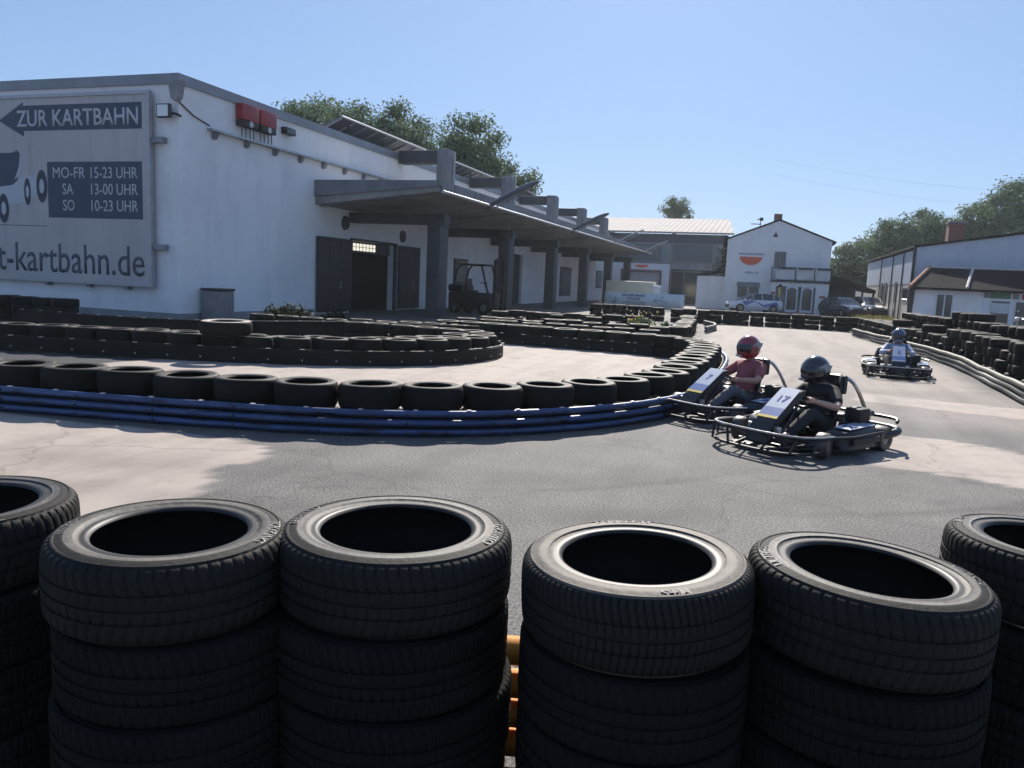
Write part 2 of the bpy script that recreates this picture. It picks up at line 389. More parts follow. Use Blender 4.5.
def ground_mat(name, use_attr, base=.122):
    m = bpy.data.materials.new(name); m.use_nodes = True; nt = m.node_tree; N = nt.nodes; L = nt.links; p = N['Principled BSDF']
    tc = N.new('ShaderNodeTexCoord')
    def nz(scale, det=6, rough=.6):
        n = N.new('ShaderNodeTexNoise'); n.inputs['Scale'].default_value = scale; n.inputs['Detail'].default_value = det; n.inputs['Roughness'].default_value = rough
        L.new(tc.outputs['Object'], n.inputs['Vector']); return n.outputs['Fac']
    def ramp(f, *st):
        r = N.new('ShaderNodeValToRGB'); e = r.color_ramp.elements
        while len(e) < len(st): e.new(.5)
        for el, (q, c) in zip(e, st): el.position = q; el.color = (*c, 1)
        L.new(f, r.inputs['Fac']); return r.outputs['Color']
    def mix(f, a, b, mode='MIX'):
        x = N.new('ShaderNodeMix'); x.data_type = 'RGBA'; x.blend_type = mode
        if isinstance(f, float): x.inputs[0].default_value = f
        else: L.new(f, x.inputs[0])
        for s_, q in ((6, a), (7, b)):
            if isinstance(q, tuple): x.inputs[s_].default_value = (*q, 1)
            else: L.new(q, x.inputs[s_])
        return x.outputs[2]
    grain = ramp(nz(62, 3, .75), (.34, (.22, .22, .22)), (.5, (.9, .9, .9)), (.66, (2.1, 2.05, 2.)))
    blot = ramp(nz(1.3, 7), (.3, (.78, .78, .79)), (.7, (1.16, 1.15, 1.13)))
    asp = mix(1., (base, base*.965, base*.945), grain, 'MULTIPLY'); asp = mix(1., asp, blot, 'MULTIPLY')
    conc = ramp(nz(2.2, 8, .68), (.24, (.23, .196, .172)), (.46, (.33, .282, .247)), (.78, (.385, .332, .292)))
    fine = ramp(nz(120, 2), (.3, (.86, .86, .86)), (.7, (1.1, 1.1, 1.1)))
    conc = mix(1., conc, fine, 'MULTIPLY')
    if use_attr:
        a = N.new('ShaderNodeAttribute'); a.attribute_name = 'pale'
        ad = N.new('ShaderNodeMath'); ad.operation = 'MULTIPLY_ADD'
        L.new(nz(7, 8, .7), ad.inputs[0]); ad.inputs[1].default_value = .34
        sb = N.new('ShaderNodeMath'); sb.operation = 'SUBTRACT'; L.new(a.outputs['Fac'], sb.inputs[0]); sb.inputs[1].default_value = .17
        L.new(sb.outputs[0], ad.inputs[2])
        mr = N.new('ShaderNodeMapRange'); L.new(ad.outputs[0], mr.inputs[0]); mr.inputs[1].default_value = .16; mr.inputs[2].default_value = .84
        c = mix(mr.outputs[0], asp, conc)
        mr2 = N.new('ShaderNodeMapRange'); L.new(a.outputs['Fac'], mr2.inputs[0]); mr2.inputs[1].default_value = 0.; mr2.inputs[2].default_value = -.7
        c = mix(mr2.outputs[0], c, (.035, .038, .043))  # negative values blend to the painted shade tone
        # cracks
        vo = N.new('ShaderNodeTexVoronoi'); vo.feature = 'DISTANCE_TO_EDGE'; vo.inputs['Scale'].default_value = .42
        dn = N.new('ShaderNodeTexNoise'); dn.inputs['Scale'].default_value = 2.5; dn.inputs['Detail'].default_value = 5
        L.new(tc.outputs['Object'], dn.inputs['Vector']); va = N.new('ShaderNodeVectorMath'); va.operation = 'MULTIPLY_ADD'
        L.new(dn.outputs['Color'], va.inputs[0]); va.inputs[1].default_value = (.5, .5, .5); L.new(tc.outputs['Object'], va.inputs[2]); L.new(va.outputs[0], vo.inputs['Vector'])
        cr = ramp(vo.outputs['Distance'], (.003, (.55, .55, .55)), (.010, (1, 1, 1)))
        c = mix(.5, c, cr, 'MULTIPLY')
        # darker rubber streaks following the track
        mp = N.new('ShaderNodeMapping'); mp.inputs['Rotation'].default_value = (0, 0, radians(-20)); mp.inputs['Scale'].default_value = (.9, .09, 1)
        L.new(tc.outputs['Object'], mp.inputs['Vector']); sn = N.new('ShaderNodeTexNoise'); sn.inputs['Scale'].default_value = 2.4; sn.inputs['Detail'].default_value = 4
        L.new(mp.outputs[0], sn.inputs['Vector']); st = ramp(sn.outputs['Fac'], (.36, (.82, .82, .83)), (.55, (1.04, 1.04, 1.04)))
        c = mix(.8, c, st, 'MULTIPLY')
        ar = N.new('ShaderNodeAttribute'); ar.attribute_name = 'rubber'; c = mix(ar.outputs['Fac'], c, mix(1., c, (.52, .52, .53), 'MULTIPLY'))
        oil = ramp(nz(.9, 3, .5), (.27, (.62, .62, .63)), (.33, (1, 1, 1))); c = mix(.7, c, oil, 'MULTIPLY')
    else: c = asp
    L.new(c, p.inputs['Base Color']); p.inputs['Roughness'].default_value = .85; p.inputs['Specular IOR Level'].default_value = .3
    bp = N.new('ShaderNodeBump'); bp.inputs['Strength'].default_value = .35; bp.inputs['Distance'].default_value = .006
    L.new(nz(110, 3, .7), bp.inputs['Height']); L.new(bp.outputs['Normal'], p.inputs['Normal'])
    return m
LINES = [([(-6, 5.0), (-3, 5.6), (-.6, 6.8), (.6, 9), (1.0, 12), (1.3, 18), (1.2, 26), (0.2, 36)], .55), ([(-6, 4.2), (-2, 4.9), (.6, 6.4), (1.6, 9), (1.9, 13), (2.2, 20), (2.0, 30)], .35),
         ([(-3.4, 5.2), (-1.2, 6.2), (.1, 7.8)], .10), ([(1.9, 7.1), (3.1, 8.2), (3.9, 9.9)], .10), ([(1.7, 6.6), (3.3, 7.9), (4.4, 10)], .11), ([(-.2, 6.0), (1.6, 6.9), (2.8, 8.2)], .10), ([(-.9, 11), (-.2, 14), (.4, 18)], .12), ([(-.5, 11), (.2, 14), (.9, 19)], .12)]
LS = [(smooth_poly([Vector(p) for p in l], 2), w_) for l, w_ in LINES]
def rub(x, y):
    v = 0.
    for P, w_ in LS:
        d = 1e9
        for p, q in zip(P, P[1:]):
            e = q-p; t_ = max(0, min(1, ((x-p.x)*e.x+(y-p.y)*e.y)/e.length_squared)); d = min(d, (x-p.x-e.x*t_)**2+(y-p.y-e.y*t_)**2)
            
        d = math.sqrt(d)/w_
        if d < 1.6: v = max(v, math.exp(-d*d*2.2)*(.55 if w_ > .2 else 1.1)*(.6+.8*noise.noise((x*.7, y*.7, 2))))
    return min(1, max(0, v))
a2 = me.attributes.new('rubber', 'FLOAT', 'POINT'); a2.data.foreach_set('value', [rub(p[0], p[1]) if -8 < p[0] < 6 else 0 for p in bmv])
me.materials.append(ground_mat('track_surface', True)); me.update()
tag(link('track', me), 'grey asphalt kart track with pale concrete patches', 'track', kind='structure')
g = MB().box(-900, -900, -.5, 900, 900, -.004)
tag(g.build('ground', ground_mat('yard_surface', False, .16)), 'grey paved yard around the kart track', 'ground', kind='structure')

# ------------------------------------------------------------------ tyres
def tyre_mesh(name, R, W, seg, hole=.64, blocks=0, mats=None, hi=True, pale_edge=False, square=False):
    """tyre lying flat, z from 0 to W"""
    h = W/2; ri = R*hole
    if hi:
        top = [(ri+.004, h*.80), (ri-.001, h*.86), (ri+.004, h*.925), (ri+.014, h*.955), (ri+.022, h*.93), (ri+.03, h*.955), (ri+.036, h*.99),
               (R*.76, h*1.0), (R*.80, h*.985), (R*.83, h*1.005), (R*.855, h*.99), (R*.895, h*.955), (R*.905, h*.975), (R*.92, h*.965), (R*.93, h*.91)]
        tmi = [2, 2, 2, 2, 1, 1, 1, 1, 1] + ([1]*5 if pale_edge else [0]*5) + [0]
        tre = [(R*.948, h*.895), (R*.968, h*.84), (R*.984, h*.75), (R*.993, h*.60), (R*.997, h*.42), (R*.997, h*.39), (R*.981, h*.385), (R*.981, h*.31), (R*.998, h*.305), (R, h*.06), (R*.983, h*.055), (R*.983, 0)]
        if square: tre[:5] = [(R*.955, h*.955), (R*.977, h*.93), (R*.990, h*.88), (R*.997, h*.78), (R, h*.42)]
    else:
        top = [(ri, h*.84), (ri+.012, h*.95), (R*.72, h*.955), (R*.78, h*1.0), (R*.86, h*.99), (R*.92, h*.95)]
        tmi = [1, 1, 1, 1, 1, 0]
        tre = [(R*.965, h*.83), (R*.99, h*.6), (R, h*.2), (R, 0)]
    inner = [(ri+.02, h*.76), (R*.84, h*.72), (R*.90, h*.35), (R*.91, 0)]
    half = inner[::-1] + top + tre              # from centre inside up, over and down the outside to z=0
    kin = len(inner)
    prof = half + [(r, -z) for r, z in half[::-1]][1:-1]
    mih = [0]*kin + tmi + [0]*len(tre)
    k = len(prof); n_half = len(half)
    mis = []
    for i in range(k):
        mis.append(mih[i] if i < n_half-1 else mih[max(0, 2*(n_half-1)-i-1)])
    b = MB(); b.lathe([(r, z+h) for r, z in prof], seg, closed=True, mis=mis)
    if blocks:
        tr0 = kin+len(top)
        spb = seg//blocks
        for j in range(seg):
            for i in range(k):
                idx = i if i < n_half else 2*(n_half-1)-i
                if idx < tr0-1 or idx >= n_half-1: continue
                r, z = prof[i]
                jj = (j + int(abs(z)/h*spb*.9)) % spb
                ang = 2*pi*j/seg
                if jj == 0 and r > R*.94 and abs(z) > h*.30:
                    rr = r - .006
                    b.v[j*k+i] = (rr*cos(ang), rr*sin(ang), z+h)
    return b.mesh(name, mats or [M['tread'], M['side'], M['bead']])

def ring_text(txt, R, z, size, a0, m, name='raised_lettering', parent=None, flip=False, cx=0):
    me = text_mesh(txt, size, .0015, .0006)
    for v in me.vertices:
        x, y, zz = v.co; ang = a0 - x/R; r = R + y - size*.35
        v.co = Vector((r*cos(ang), r*sin(ang), z - max(0, r - R)*.32 + zz))
    me.materials.clear(); me.materials.append(m); return link(name, me, parent)

tyre_total = [0]
def place_tyre(me, x, y, z, rz, label, group, tilt=(0, 0)):
    o = link('tyre', me); o.location = (x, y, z); o.rotation_euler = (tilt[0], tilt[1], rz)
    tyre_total[0] += 1
    return tag(o, label, 'tyre', group)

# --- front stacks, five tyres each: centre, radius, top face material, top tilt
FRONT = [((-2.155, 1.56), .300, 'side2', (.0, .0), ''), ((-1.462, 1.615), .303, 'side', (.0, .01), 'VIVERA'), ((-.945, 1.905), .325, 'side', (.0, .0), 'GRAVITO'),
         ((-.275, 1.955), .297, 'side3', (-.015, .040), ''), ((.28, 2.115), .298, 'side', (-.01, .042), 'ULTREA'), ((.85, 2.61), .30, 'side2', (.0, .03), '')]
FN = ['leftmost', 'second', 'third', 'fourth', 'fifth', 'rightmost']
FD = ['cut off by the left edge', 'with a notched bead', 'beside the yellow pipe gap', 'with the brown sidewall', 'with a torn bead', 'cut off by the right edge']
LEV = ['bottom', 'second lowest', 'middle', 'second highest', 'topmost']
for si, ((cx, cy), R, sm, tilt, txt) in enumerate(FRONT):
    W = .201
    hi = tyre_mesh('tyre', R, W, (66, 60, 72, 96, 64, 70)[si]*6, .645 if si != 1 else .635, (66, 60, 72, 96, 64, 70)[si], [M['tread'], M[sm], M['bead']], pale_edge=si == 3)
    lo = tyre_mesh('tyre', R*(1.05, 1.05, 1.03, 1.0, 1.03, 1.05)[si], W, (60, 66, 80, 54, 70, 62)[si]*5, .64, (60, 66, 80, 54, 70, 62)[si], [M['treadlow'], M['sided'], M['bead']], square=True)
    rng = random.Random(40+si)
    for k in range(5):
        topk = k == 4
        ox, oy = (0, 0) if topk else (rng.uniform(-.012, .012), rng.uniform(-.012, .02))
        if si == 1 and not topk: ox += .014; oy += .02
        z = k*(W+.001)
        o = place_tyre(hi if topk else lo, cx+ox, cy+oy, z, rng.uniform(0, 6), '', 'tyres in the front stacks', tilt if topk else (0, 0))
        o['label'] = (('topmost black car tyre of the %s near stack, %s' % (FN[si], FD[si])) if topk else
                      ('%s black car tyre in the %s near stack, %s' % (LEV[k], FN[si], FD[si])))
        if topk:
            o.location.z += abs(tilt[1])*R*.6
            for t, a in (((txt, radians(200)), ('TOURING' if si == 1 else txt, radians(20))) if txt else (('M+S', radians(120)), ('TUBELESS', radians(-60)))):
                q = ring_text(t, R*.872, W*.997, .040, a, M['letter'], parent=o)
            o.rotation_euler.z = {1: .35, 2: .1, 4: .2}.get(si, o.rotation_euler.z)

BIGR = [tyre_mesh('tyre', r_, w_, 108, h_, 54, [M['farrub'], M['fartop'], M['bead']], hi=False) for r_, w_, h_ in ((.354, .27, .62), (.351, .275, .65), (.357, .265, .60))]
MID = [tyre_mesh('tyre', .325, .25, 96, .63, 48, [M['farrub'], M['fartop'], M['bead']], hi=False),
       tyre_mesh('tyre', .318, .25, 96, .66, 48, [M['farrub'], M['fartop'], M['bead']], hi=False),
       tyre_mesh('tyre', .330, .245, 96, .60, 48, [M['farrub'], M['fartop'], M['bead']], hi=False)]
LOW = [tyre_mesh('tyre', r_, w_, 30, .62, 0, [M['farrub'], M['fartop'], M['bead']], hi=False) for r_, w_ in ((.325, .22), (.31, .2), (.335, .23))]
STUFF = MB()
lowv = [( [tuple(v.co) for v in m.vertices], [tuple(p.vertices) for p in m.polygons], [p.material_index for p in m.polygons]) for m in
        [tyre_mesh('tyre', .32, .22, 20, .62, 0, hi=False)]]
def stuff_tyre(x, y, z, k=1.):
    V, F, I = lowv[0]; o = len(STUFF.v)
    STUFF.v += [(a*k+x, b*k+y, c+z) for a, b, c in V]
    for f, i in zip(F, I): STUFF.f.append([q+o for q in f]); STUFF.mi.append(i); STUFF.sm.append(True)

def row(poly, step, z, meshes, labelf, group, under=True, jit=.015, layers=1, dz=.22, zj=.01, phase=0., smooth=2, hide=lambda x, y: False, us=1.):
    rng = random.Random(int(abs(poly[0][0])*100) + len(poly))
    pts = resample(smooth_poly([Vector(p) for p in poly], smooth), step, phase); n = 0
    for i, (p, a) in enumerate(pts):
        jx, jy = rng.uniform(-jit, jit), rng.uniform(-jit, jit)
        if under: stuff_tyre(p.x+jx, p.y+jy, 0, us)
        for l in range(layers):
            x, y = p.x+jx+rng.uniform(-jit, jit), p.y+jy+rng.uniform(-jit, jit)
            if hide(x, y): stuff_tyre(x, y, z+l*dz); continue
            n += 1
            place_tyre(rng.choice(meshes), x, y, z+l*dz+rng.uniform(0, zj), rng.uniform(0, 6), labelf(i+1, l, len(pts)), group, (rng.uniform(-.02, .02), rng.uniform(-.02, .02)))
    return n

BLUE = [(-9.6, 6.52), (-7.03, 6.94), (-5.72, 7.15), (-4.47, 7.44), (-3.83, 7.72), (-3.22, 8.07), (-2.69, 8.58), (-2.2, 9.2), (-1.82, 9.86), (-1.54, 10.6), (-1.38, 11.4), (-1.3, 12.4),
        (-1.27, 13.6), (-1.26, 15.2), (-1.3, 17), (-1.5, 18.3), (-1.95, 19.05), (-2.6, 19.45), (-3.4, 19.65), (-4.5, 19.7), (-6, 19.82), (-7.5, 19.95), (-9.2, 20.05)]
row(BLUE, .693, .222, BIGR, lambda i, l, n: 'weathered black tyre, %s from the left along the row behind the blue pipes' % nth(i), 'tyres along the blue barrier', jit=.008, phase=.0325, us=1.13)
INNER = [(-13.4, 10.95), (-10.6, 11.55), (-8.9, 12.05), (-7.4, 12.75), (-6.35, 13.75), (-5.87, 15.1), (-5.95, 16.2), (-6.5, 17.0), (-7.6, 17.2), (-8.9, 17.3), (-10.5, 17.3)]
row(INNER, .66, .222, MID, lambda i, l, n: 'black tyre, %s from the left behind the dark belt of the inner hairpin' % nth(i), 'tyres along the inner hairpin', jit=.03)
# shaded rows before the building
row([(-23.5, 15.6), (-17.15, 15.75)], .66, .22, LOW, lambda i, l, n: '%s shaded black tyre %s in the thick row under the sign' % (('lower', 'upper')[l], nth(i)) if i else '', 'tyres under the big sign', layers=2, hide=lambda x, y: x < -22)
row([(-13.2, 18.1), (-7.6, 19.75)], .68, .20, LOW, lambda i, l, n: 'dark tyre, %s from the left in the shadow before the open doors' % nth(i), 'tyres before the doors', zj=.05)
# second island
row([(-8.6, 23.4), (-5.5, 23.9), (-3.2, 24.3)], .68, .22, LOW, lambda i, l, n: 'sunlit tyre, %s from the left in the row behind the far hairpin' % nth(i), 'tyres on the far island', jit=.06, zj=.08)
row([(-2.75, 24.6), (-2.95, 29), (-3.5, 35.5)], .70, .22, LOW, lambda i, l, n: 'tyre, %s from the near end of the row edging the far straight' % nth(i), 'tyres edging the far straight', jit=.05, zj=.05)
row([(-9.6, 27.6), (-4.2, 28.4)], .70, .24, LOW, lambda i, l, n: 'tyre, %s from the left in the heaped row before the white banner' % nth(i), 'tyres heaped on the far island', jit=.1, zj=.14)
# back wall of tyres
row([(-4.4, 38.4), (-.5, 39.6), (3.5, 38.9)], .635, .0, LOW, lambda i, l, n: '%s tyre of stack %s from the left in the barrier before the white house' % (('bottom', 'middle', 'top')[l], nth(i)) if True else '', 'tyres before the white house', under=False, layers=3, dz=.215, jit=.03)
# right wall: two ranks of stacks
RR = [(4.75, 12.5), (4.95, 16), (5.05, 21), (4.75, 26), (4.35, 31), (4.2, 34), (3.9, 38.2)]
rng = random.Random(3); pts = resample(smooth_poly(RR, 2), .68)
cn = 0; vis = 0
for i, (p, a) in enumerate(pts):
    nf = rng.choice([3, 3, 4, 4, 4]); nb = rng.choice([5, 5, 6, 5])
    if p.y > 33: nf, nb = 3, 3
    q = p + Vector((.66, .10)); seen = 17.6 < p.y < 31.5
    vis += seen
    for rank, n, c0, low in (('front', nf, p, 1), ('rear', nb, q, nb-2)):
        for k in range(n):
            x, y = c0.x+rng.uniform(-.06, .06), c0.y+rng.uniform(-.06, .06)
            if seen and k >= low:
                cn += 1
                place_tyre(LOW[rng.randrange(3)], x, y, k*.222, rng.uniform(0, 6), '%s tyre up in the right wall\'s %s %s stack from the photo edge' % (nth(k+1), nth(vis), rank), 'tyres stacked along the right')
            else: stuff_tyre(x, y, k*.222)
def fill(poly, step, zs, jit=.05):
    r_ = random.Random(len(STUFF.v))
    for p, a in resample(poly, step):
        for z in zs: stuff_tyre(p.x+r_.uniform(-jit, jit), p.y+r_.uniform(-jit, jit), z+r_.uniform(0, .04))
fill([(-13, 11.65), (-10.4, 12.2), (-8.75, 12.72), (-7.6, 13.3), (-6.95, 14.2), (-6.5, 15.2), (-6.65, 16.0)], .62, (0, .20))
fill([(-11.6, 18.2), (-7.8, 19.0)], .66, (0,))
fill([(-8.8, 22.2), (-2.8, 22.4)], .68, (0, .22), .1); fill([(-9.6, 29.4), (-4.1, 30.4)], .7, (0, .22), .15)
fill([(3.6, 38.9), (4.1, 38.7)], .6, (0, .215, .43)); fill([(-8.5, 38.9), (-4.7, 38.5)], .64, (0, .215, .43))
big = tyre_mesh('tyre', .46, .25, 60, .66, 0, [M['farrub'], mat('rubber_sidewall_painted_sun', (.26, .23, .19), .6, scale=5, col2=(.36, .32, .27), var=.1), M['bead']], hi=False)  # sun on the tyre top put into a paler sidewall colour
place_tyre(big, -9.42, 11.85, .475, 0, 'large pale rimmed tyre lying on top of the inner row below the bin', None, (.02, 0))
s_ = STUFF.build('tyres', [M['farrub'], M['fartop'], M['bead']]); tag(s_, 'remaining tyres under and behind the visible barrier rows', 'tyres', kind='stuff')
print('tyres', tyre_total[0], 'right', cn)

# ------------------------------------------------------------------ pipe barriers
SCREW = MB().sphere((0, 0, 0), .016, 8, 6).mesh('screw', M['black'])
def pipes(name, label, poly, off, m, zs, r, tagstep, group=None, wob=0., bolts=True, boltz=None, m2=None, back=False):
    base = offset_poly(smooth_poly([Vector(p) for p in poly], 2), off)
    t = thing(name, label, 'barrier', (base[0].x, base[0].y, 0), 0, group)
    for k, z in enumerate(zs):
        pts = [Vector((p.x + (noise.noise((p.x*.6, p.y*.6, k*.25))*wob*1.3), p.y, z + noise.noise((p.x*.7, p.y*.7, 5+k*.3))*wob)) for p in base]
        MB().tube(pts, r, 10).build('pipe', (m if (k == len(zs)-1 or not m2) else m2), t, True)
    if back:
        inn = offset_poly([(p.x, p.y) for p in base], -.07); vb = []
        for p in inn: vb += [(p.x, p.y, .005), (p.x, p.y, max(zs)-.01)]
        q = MB(); q.add(vb, [(2*i, 2*i+2, 2*i+3, 2*i+1) for i in range(len(inn)-1)]); ob = q.build('backing_strip', M['black_belt'], t, True); mo = ob.modifiers.new('thickness', 'SOLIDIFY'); mo.thickness = .015
    if bolts:
        zt = max(zs)
        for p, a in resample([(q.x, q.y) for q in base], tagstep, .25):
            n = Vector((sin(a), -cos(a))); c_ = Vector((cos(a), sin(a)))
            q = p + n*.0
            MB().box(-.024, -.016, 0, .024, .016, .008).build('clamp', M['bolt'], t).matrix_local = Matrix.Translation((q.x-t.location.x, q.y-t.location.y, zt+r*.96)) @ Matrix.Rotation(a, 4, 'Z')
        for p, a in resample([(q.x, q.y) for q in base], tagstep*1.6, .05):
            n = Vector((sin(a), -cos(a)))
            for z in zs: link('screw', SCREW, t).location = (p.x+n.x*r*.95-t.location.x, p.y+n.y*r*.95-t.location.y, z)
        pass
    return t
BR = [(-9.9, 6.5), (-7.03, 6.94), (-5.72, 7.15), (-4.47, 7.44), (-3.83, 7.72), (-3.22, 8.07), (-2.69, 8.58), (-2.2, 9.2), (-1.82, 9.86), (-1.54, 10.6), (-1.38, 11.4), (-1.3, 12.4), (-1.27, 13.6), (-1.26, 15.2), (-1.3, 17), (-1.5, 18.3)]
pipes('pipe_barrier', 'barrier of three blue plastic pipes curving round the tyre row', BR, .475, M['blue_pipe'], (.05, .15, .25), .036, .57, back=True)
YR = [(-3.2, 1.75), (-2.2, 1.98), (-1.4, 2.2), (-.7, 2.5), (.3, 2.62), (1.2, 3.0), (2, 3.5)]
pipes('pipe_barrier', 'orange-yellow plastic pipe rails seen through the gaps between the near stacks', YR, 0, M['yellow_pipe'], (.08, .19, .30, .42), .05, .9)
GR = [(4.0, 11.5), (4.06, 14.8), (4.26, 17.8), (4.42, 21.4), (4.30, 24.6), (3.97, 27.7), (3.62, 31.0), (3.35, 33.4), (3.2, 35.0)]
pipes('pipe_barrier', 'wavy greyish weathered pipe barrier below the right tyre wall', GR, .0, M['grey_pipe'], (.07, .17, .28), .052, .9, wob=.04, bolts=False, m2=M['grey_pipe2'])  # lower pipes use a darker copy, their shade put into the colour
pipes('pipe_barrier', 'short low pipe bumper where the far straight meets the island', [(-2.35, 30.2), (-2.1, 33.6), (-2.9, 36.2)], .0, M['grey_pipe2'], (.08, .2), .06, .9, bolts=False)
BOLT = MB().sphere((0, 0, 0), .014, 8, 6).mesh('bolt', M['bolt'])
def belt(label, poly, off, z1=.25):
    base = offset_poly(smooth_poly([Vector(p) for p in poly], 2), off); outer = offset_poly([(p.x, p.y) for p in base], .035)
    t = thing('belt_barrier', label, 'barrier', (base[0].x, base[0].y, 0)); b = MB(); n = len(base); vsx = []
    for p, q in zip(base, outer): vsx += [(p.x, p.y, .01), (q.x, q.y, .01), (q.x, q.y, z1), (p.x, p.y, z1)]
    fs = []
    for i in range(n-1):
        for j in range(4): fs.append((i*4+j, i*4+(j+1) % 4, i*4+4+(j+1) % 4, i*4+4+j))
    fs += [(0, 1, 2, 3), ((n-1)*4+3, (n-1)*4+2, (n-1)*4+1, (n-1)*4)]
    b.add(vsx, fs); b.build('belt', M['black_belt'], t, True)
    MB().tube([(p.x, p.y, z1+.012) for p in base], .022, 8).build('top_edge', M['black_belt'], t, True)
    for p, a in resample([(q.x, q.y) for q in outer], .6, .2):
        nn = Vector((sin(a), -cos(a))); link('bolt', BOLT, t).location = (p.x+nn.x*.004-t.location.x, p.y+nn.y*.004-t.location.y, .09)
        MB().box(-.04, -.014, 0, .04, .014, .008).build('clamp', M['bolt'], t).matrix_local = Matrix.Translation((p.x-t.location.x, p.y-t.location.y, z1+.032)) @ Matrix.Rotation(a, 4, 'Z')
    pass
    return t
belt('dark rubber belt bent round the inner hairpin island', [(-13.4, 10.95), (-10.6, 11.55), (-8.9, 12.05), (-7.4, 12.75), (-6.35, 13.75), (-5.87, 15.1), (-5.95, 16.2), (-6.5, 17.0), (-7.6, 17.2), (-9.6, 17.4)], .40)
belt('tall dark belt screening the tyres before the open doors', [(-17.4, 14.4), (-13.6, 14.3), (-11.9, 15.3), (-10.6, 17.6), (-7.3, 19.2)], .15, .42)
belt('straight dark belt along the far side of the inner lane', [(-2.6, 19.45), (-3.4, 19.65), (-4.5, 19.7), (-6, 19.82), (-7.5, 19.95), (-9.3, 20.05)][::-1], .40)

# ------------------------------------------------------------------ warehouse
XF, Y0, H = -16.9, 19.2, 7.12
wh = thing('warehouse', 'long white flat-roofed warehouse with a canopied loading side', 'building', (XF, Y0, 0))
def wpart(name, m, *boxes, bev=0.):
    b = MB()
    for q in boxes: b.box(*q, bev=bev)
    return b.build(name, m, wh, True)
D1 = (29.15, 33.0, 3.0)    # open doorway
D2 = (47.5, 52.6, 3.4)
Z1 = H-.24
wpart('wall', M['white_wall'],
      (-62, Y0, 0, XF-.3, Y0+.3, Z1), (XF-.3, Y0, 0, XF, D1[0], Z1), (XF-.3, D1[1], 0, XF, D2[0], Z1), (XF-.3, D2[1], 0, XF, 84, Z1),
      (XF-.3, D1[0], D1[2], XF, D1[1], Z1), (XF-.3, D2[0], D2[2], XF, D2[1], Z1), (-62, 84, 0, XF, 84.3, Z1))
wpart('roof', M['concrete'], (-62, Y0+.3, H-.5, XF-.3, 84, H-.3))
wpart('roof_edge', M['trim'], (-62, Y0-.07, Z1, XF+.07, Y0+.35, H+.05), (XF-.35, Y0+.35, Z1, XF+.07, 84.3, H+.05))
wpart('plinth', M['concrete'], (-62, Y0-.03, 0, XF+.03, Y0, .22), (XF, Y0, 0, XF+.03, D1[0]-2.8, .22))
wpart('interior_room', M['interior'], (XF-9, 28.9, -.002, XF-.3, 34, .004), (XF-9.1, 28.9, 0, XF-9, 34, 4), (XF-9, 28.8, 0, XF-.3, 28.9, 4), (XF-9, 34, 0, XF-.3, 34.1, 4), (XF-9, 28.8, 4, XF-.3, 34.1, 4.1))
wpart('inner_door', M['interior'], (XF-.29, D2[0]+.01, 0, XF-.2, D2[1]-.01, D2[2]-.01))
for nm, b in (('door_frame', (XF-.02, D1[0]-.09, 0, XF+.05, D1[0], D1[2]+.1)), ('door_frame', (XF-.02, D1[1], 0, XF+.05, D1[1]+.28, D1[2]+.1)), ('door_frame', (XF-.02, D1[0], D1[2], XF+.05, D1[1], D1[2]+.1))):
    wpart(nm, M['dark_door'], b)
for y0, y1 in ((26.45, 29.02), (33.4, 35.6)):
    b = MB().box(XF+.06, y0, .08, XF+.14, y1, 3.02, bev=.01)
    for q in (0.33, .66): b.box(XF+.139, y0+(y1-y0)*q-.02, .1, XF+.152, y0+(y1-y0)*q+.02, 3.0)
    d = b.build('door_leaf', M['dark_door'], wh, True)
    hb = MB().box(XF+.152-XF, (y0+y1)/2+.3-Y0, 1.0, XF+.2-XF, (y0+y1)/2+.34-Y0, 1.3); hb.build('handle', M['steel'], d)
# sectional door half rolled up, with its window strip
sdoor = MB().box(XF-.26, D1[0]+.02, 2.5, XF-.2, D1[1]-.02, 3.0).build('rolled_up_door', M['dark_door'], wh, True)
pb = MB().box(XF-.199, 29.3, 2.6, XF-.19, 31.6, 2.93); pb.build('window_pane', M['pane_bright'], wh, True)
gb = MB()
for i in range(9): yy = 29.3+i*2.3/8; gb.box(XF-.189, yy-.018, 2.6, XF-.18, yy+.018, 2.93)
for z in (2.6, 2.77, 2.93): gb.box(XF-.188, 29.3, z-.012, XF-.179, 31.6, z+.012)
gb.build('window_bars', M['dark_door'], wh, True)
for y0, y1, z0, z1 in ((62.8, 66.4, .5, 2.9), (70.5, 72.6, 1.2, 2.9), (76.5, 79.2, 1.2, 2.9), (40.2, 42.2, 1.3, 2.7)):
    f = MB().box(XF, y0, z0, XF+.06, y1, z1).build('window', M['dark_door'], wh, True)
    MB().box(.0605, y0+.1-Y0, z0+.1, .072, y1-.1-Y0, z1-.1).build('pane', M['glass_dark'], f)
# canopy slab: wedge profile (x, z)
prof = [(XF, 4.2), (-11.74, 4.72), (-11.74, 5.08), (XF, 5.08)]
MB().prism([(x, z) for x, z in prof], 'Y', 26.42, 76.5).build('canopy', M['soffit'], wh, True)
b = MB(); b.prism([(XF, 4.5), (-11.66, 4.90), (-11.66, 5.10), (XF, 5.10)], 'Y', 26.33, 26.418); b.box(-11.738, 26.42, 4.74, -11.66, 76.5, 5.10); b.build('canopy_fascia', M['fascia'], wh, True)
MB().tube([(-11.6, 26.4, 4.70), (-11.6, 76.5, 4.70)], .065, 8).build('gutter', M['steel'], wh, True)
for yy in (26.45, 34.5, 42.8, 51, 59.4, 67.6): MB().prism([(XF+.01, 4.16), (-11.9, 4.675), (-11.9, 4.72), (XF+.01, 4.3)], 'Y', yy+.25, yy+.5).build('canopy_rib', M['fascia'], wh, True)
PY_ = (29.2, 37.7, 46.2, 54.7, 63.2, 71.7)
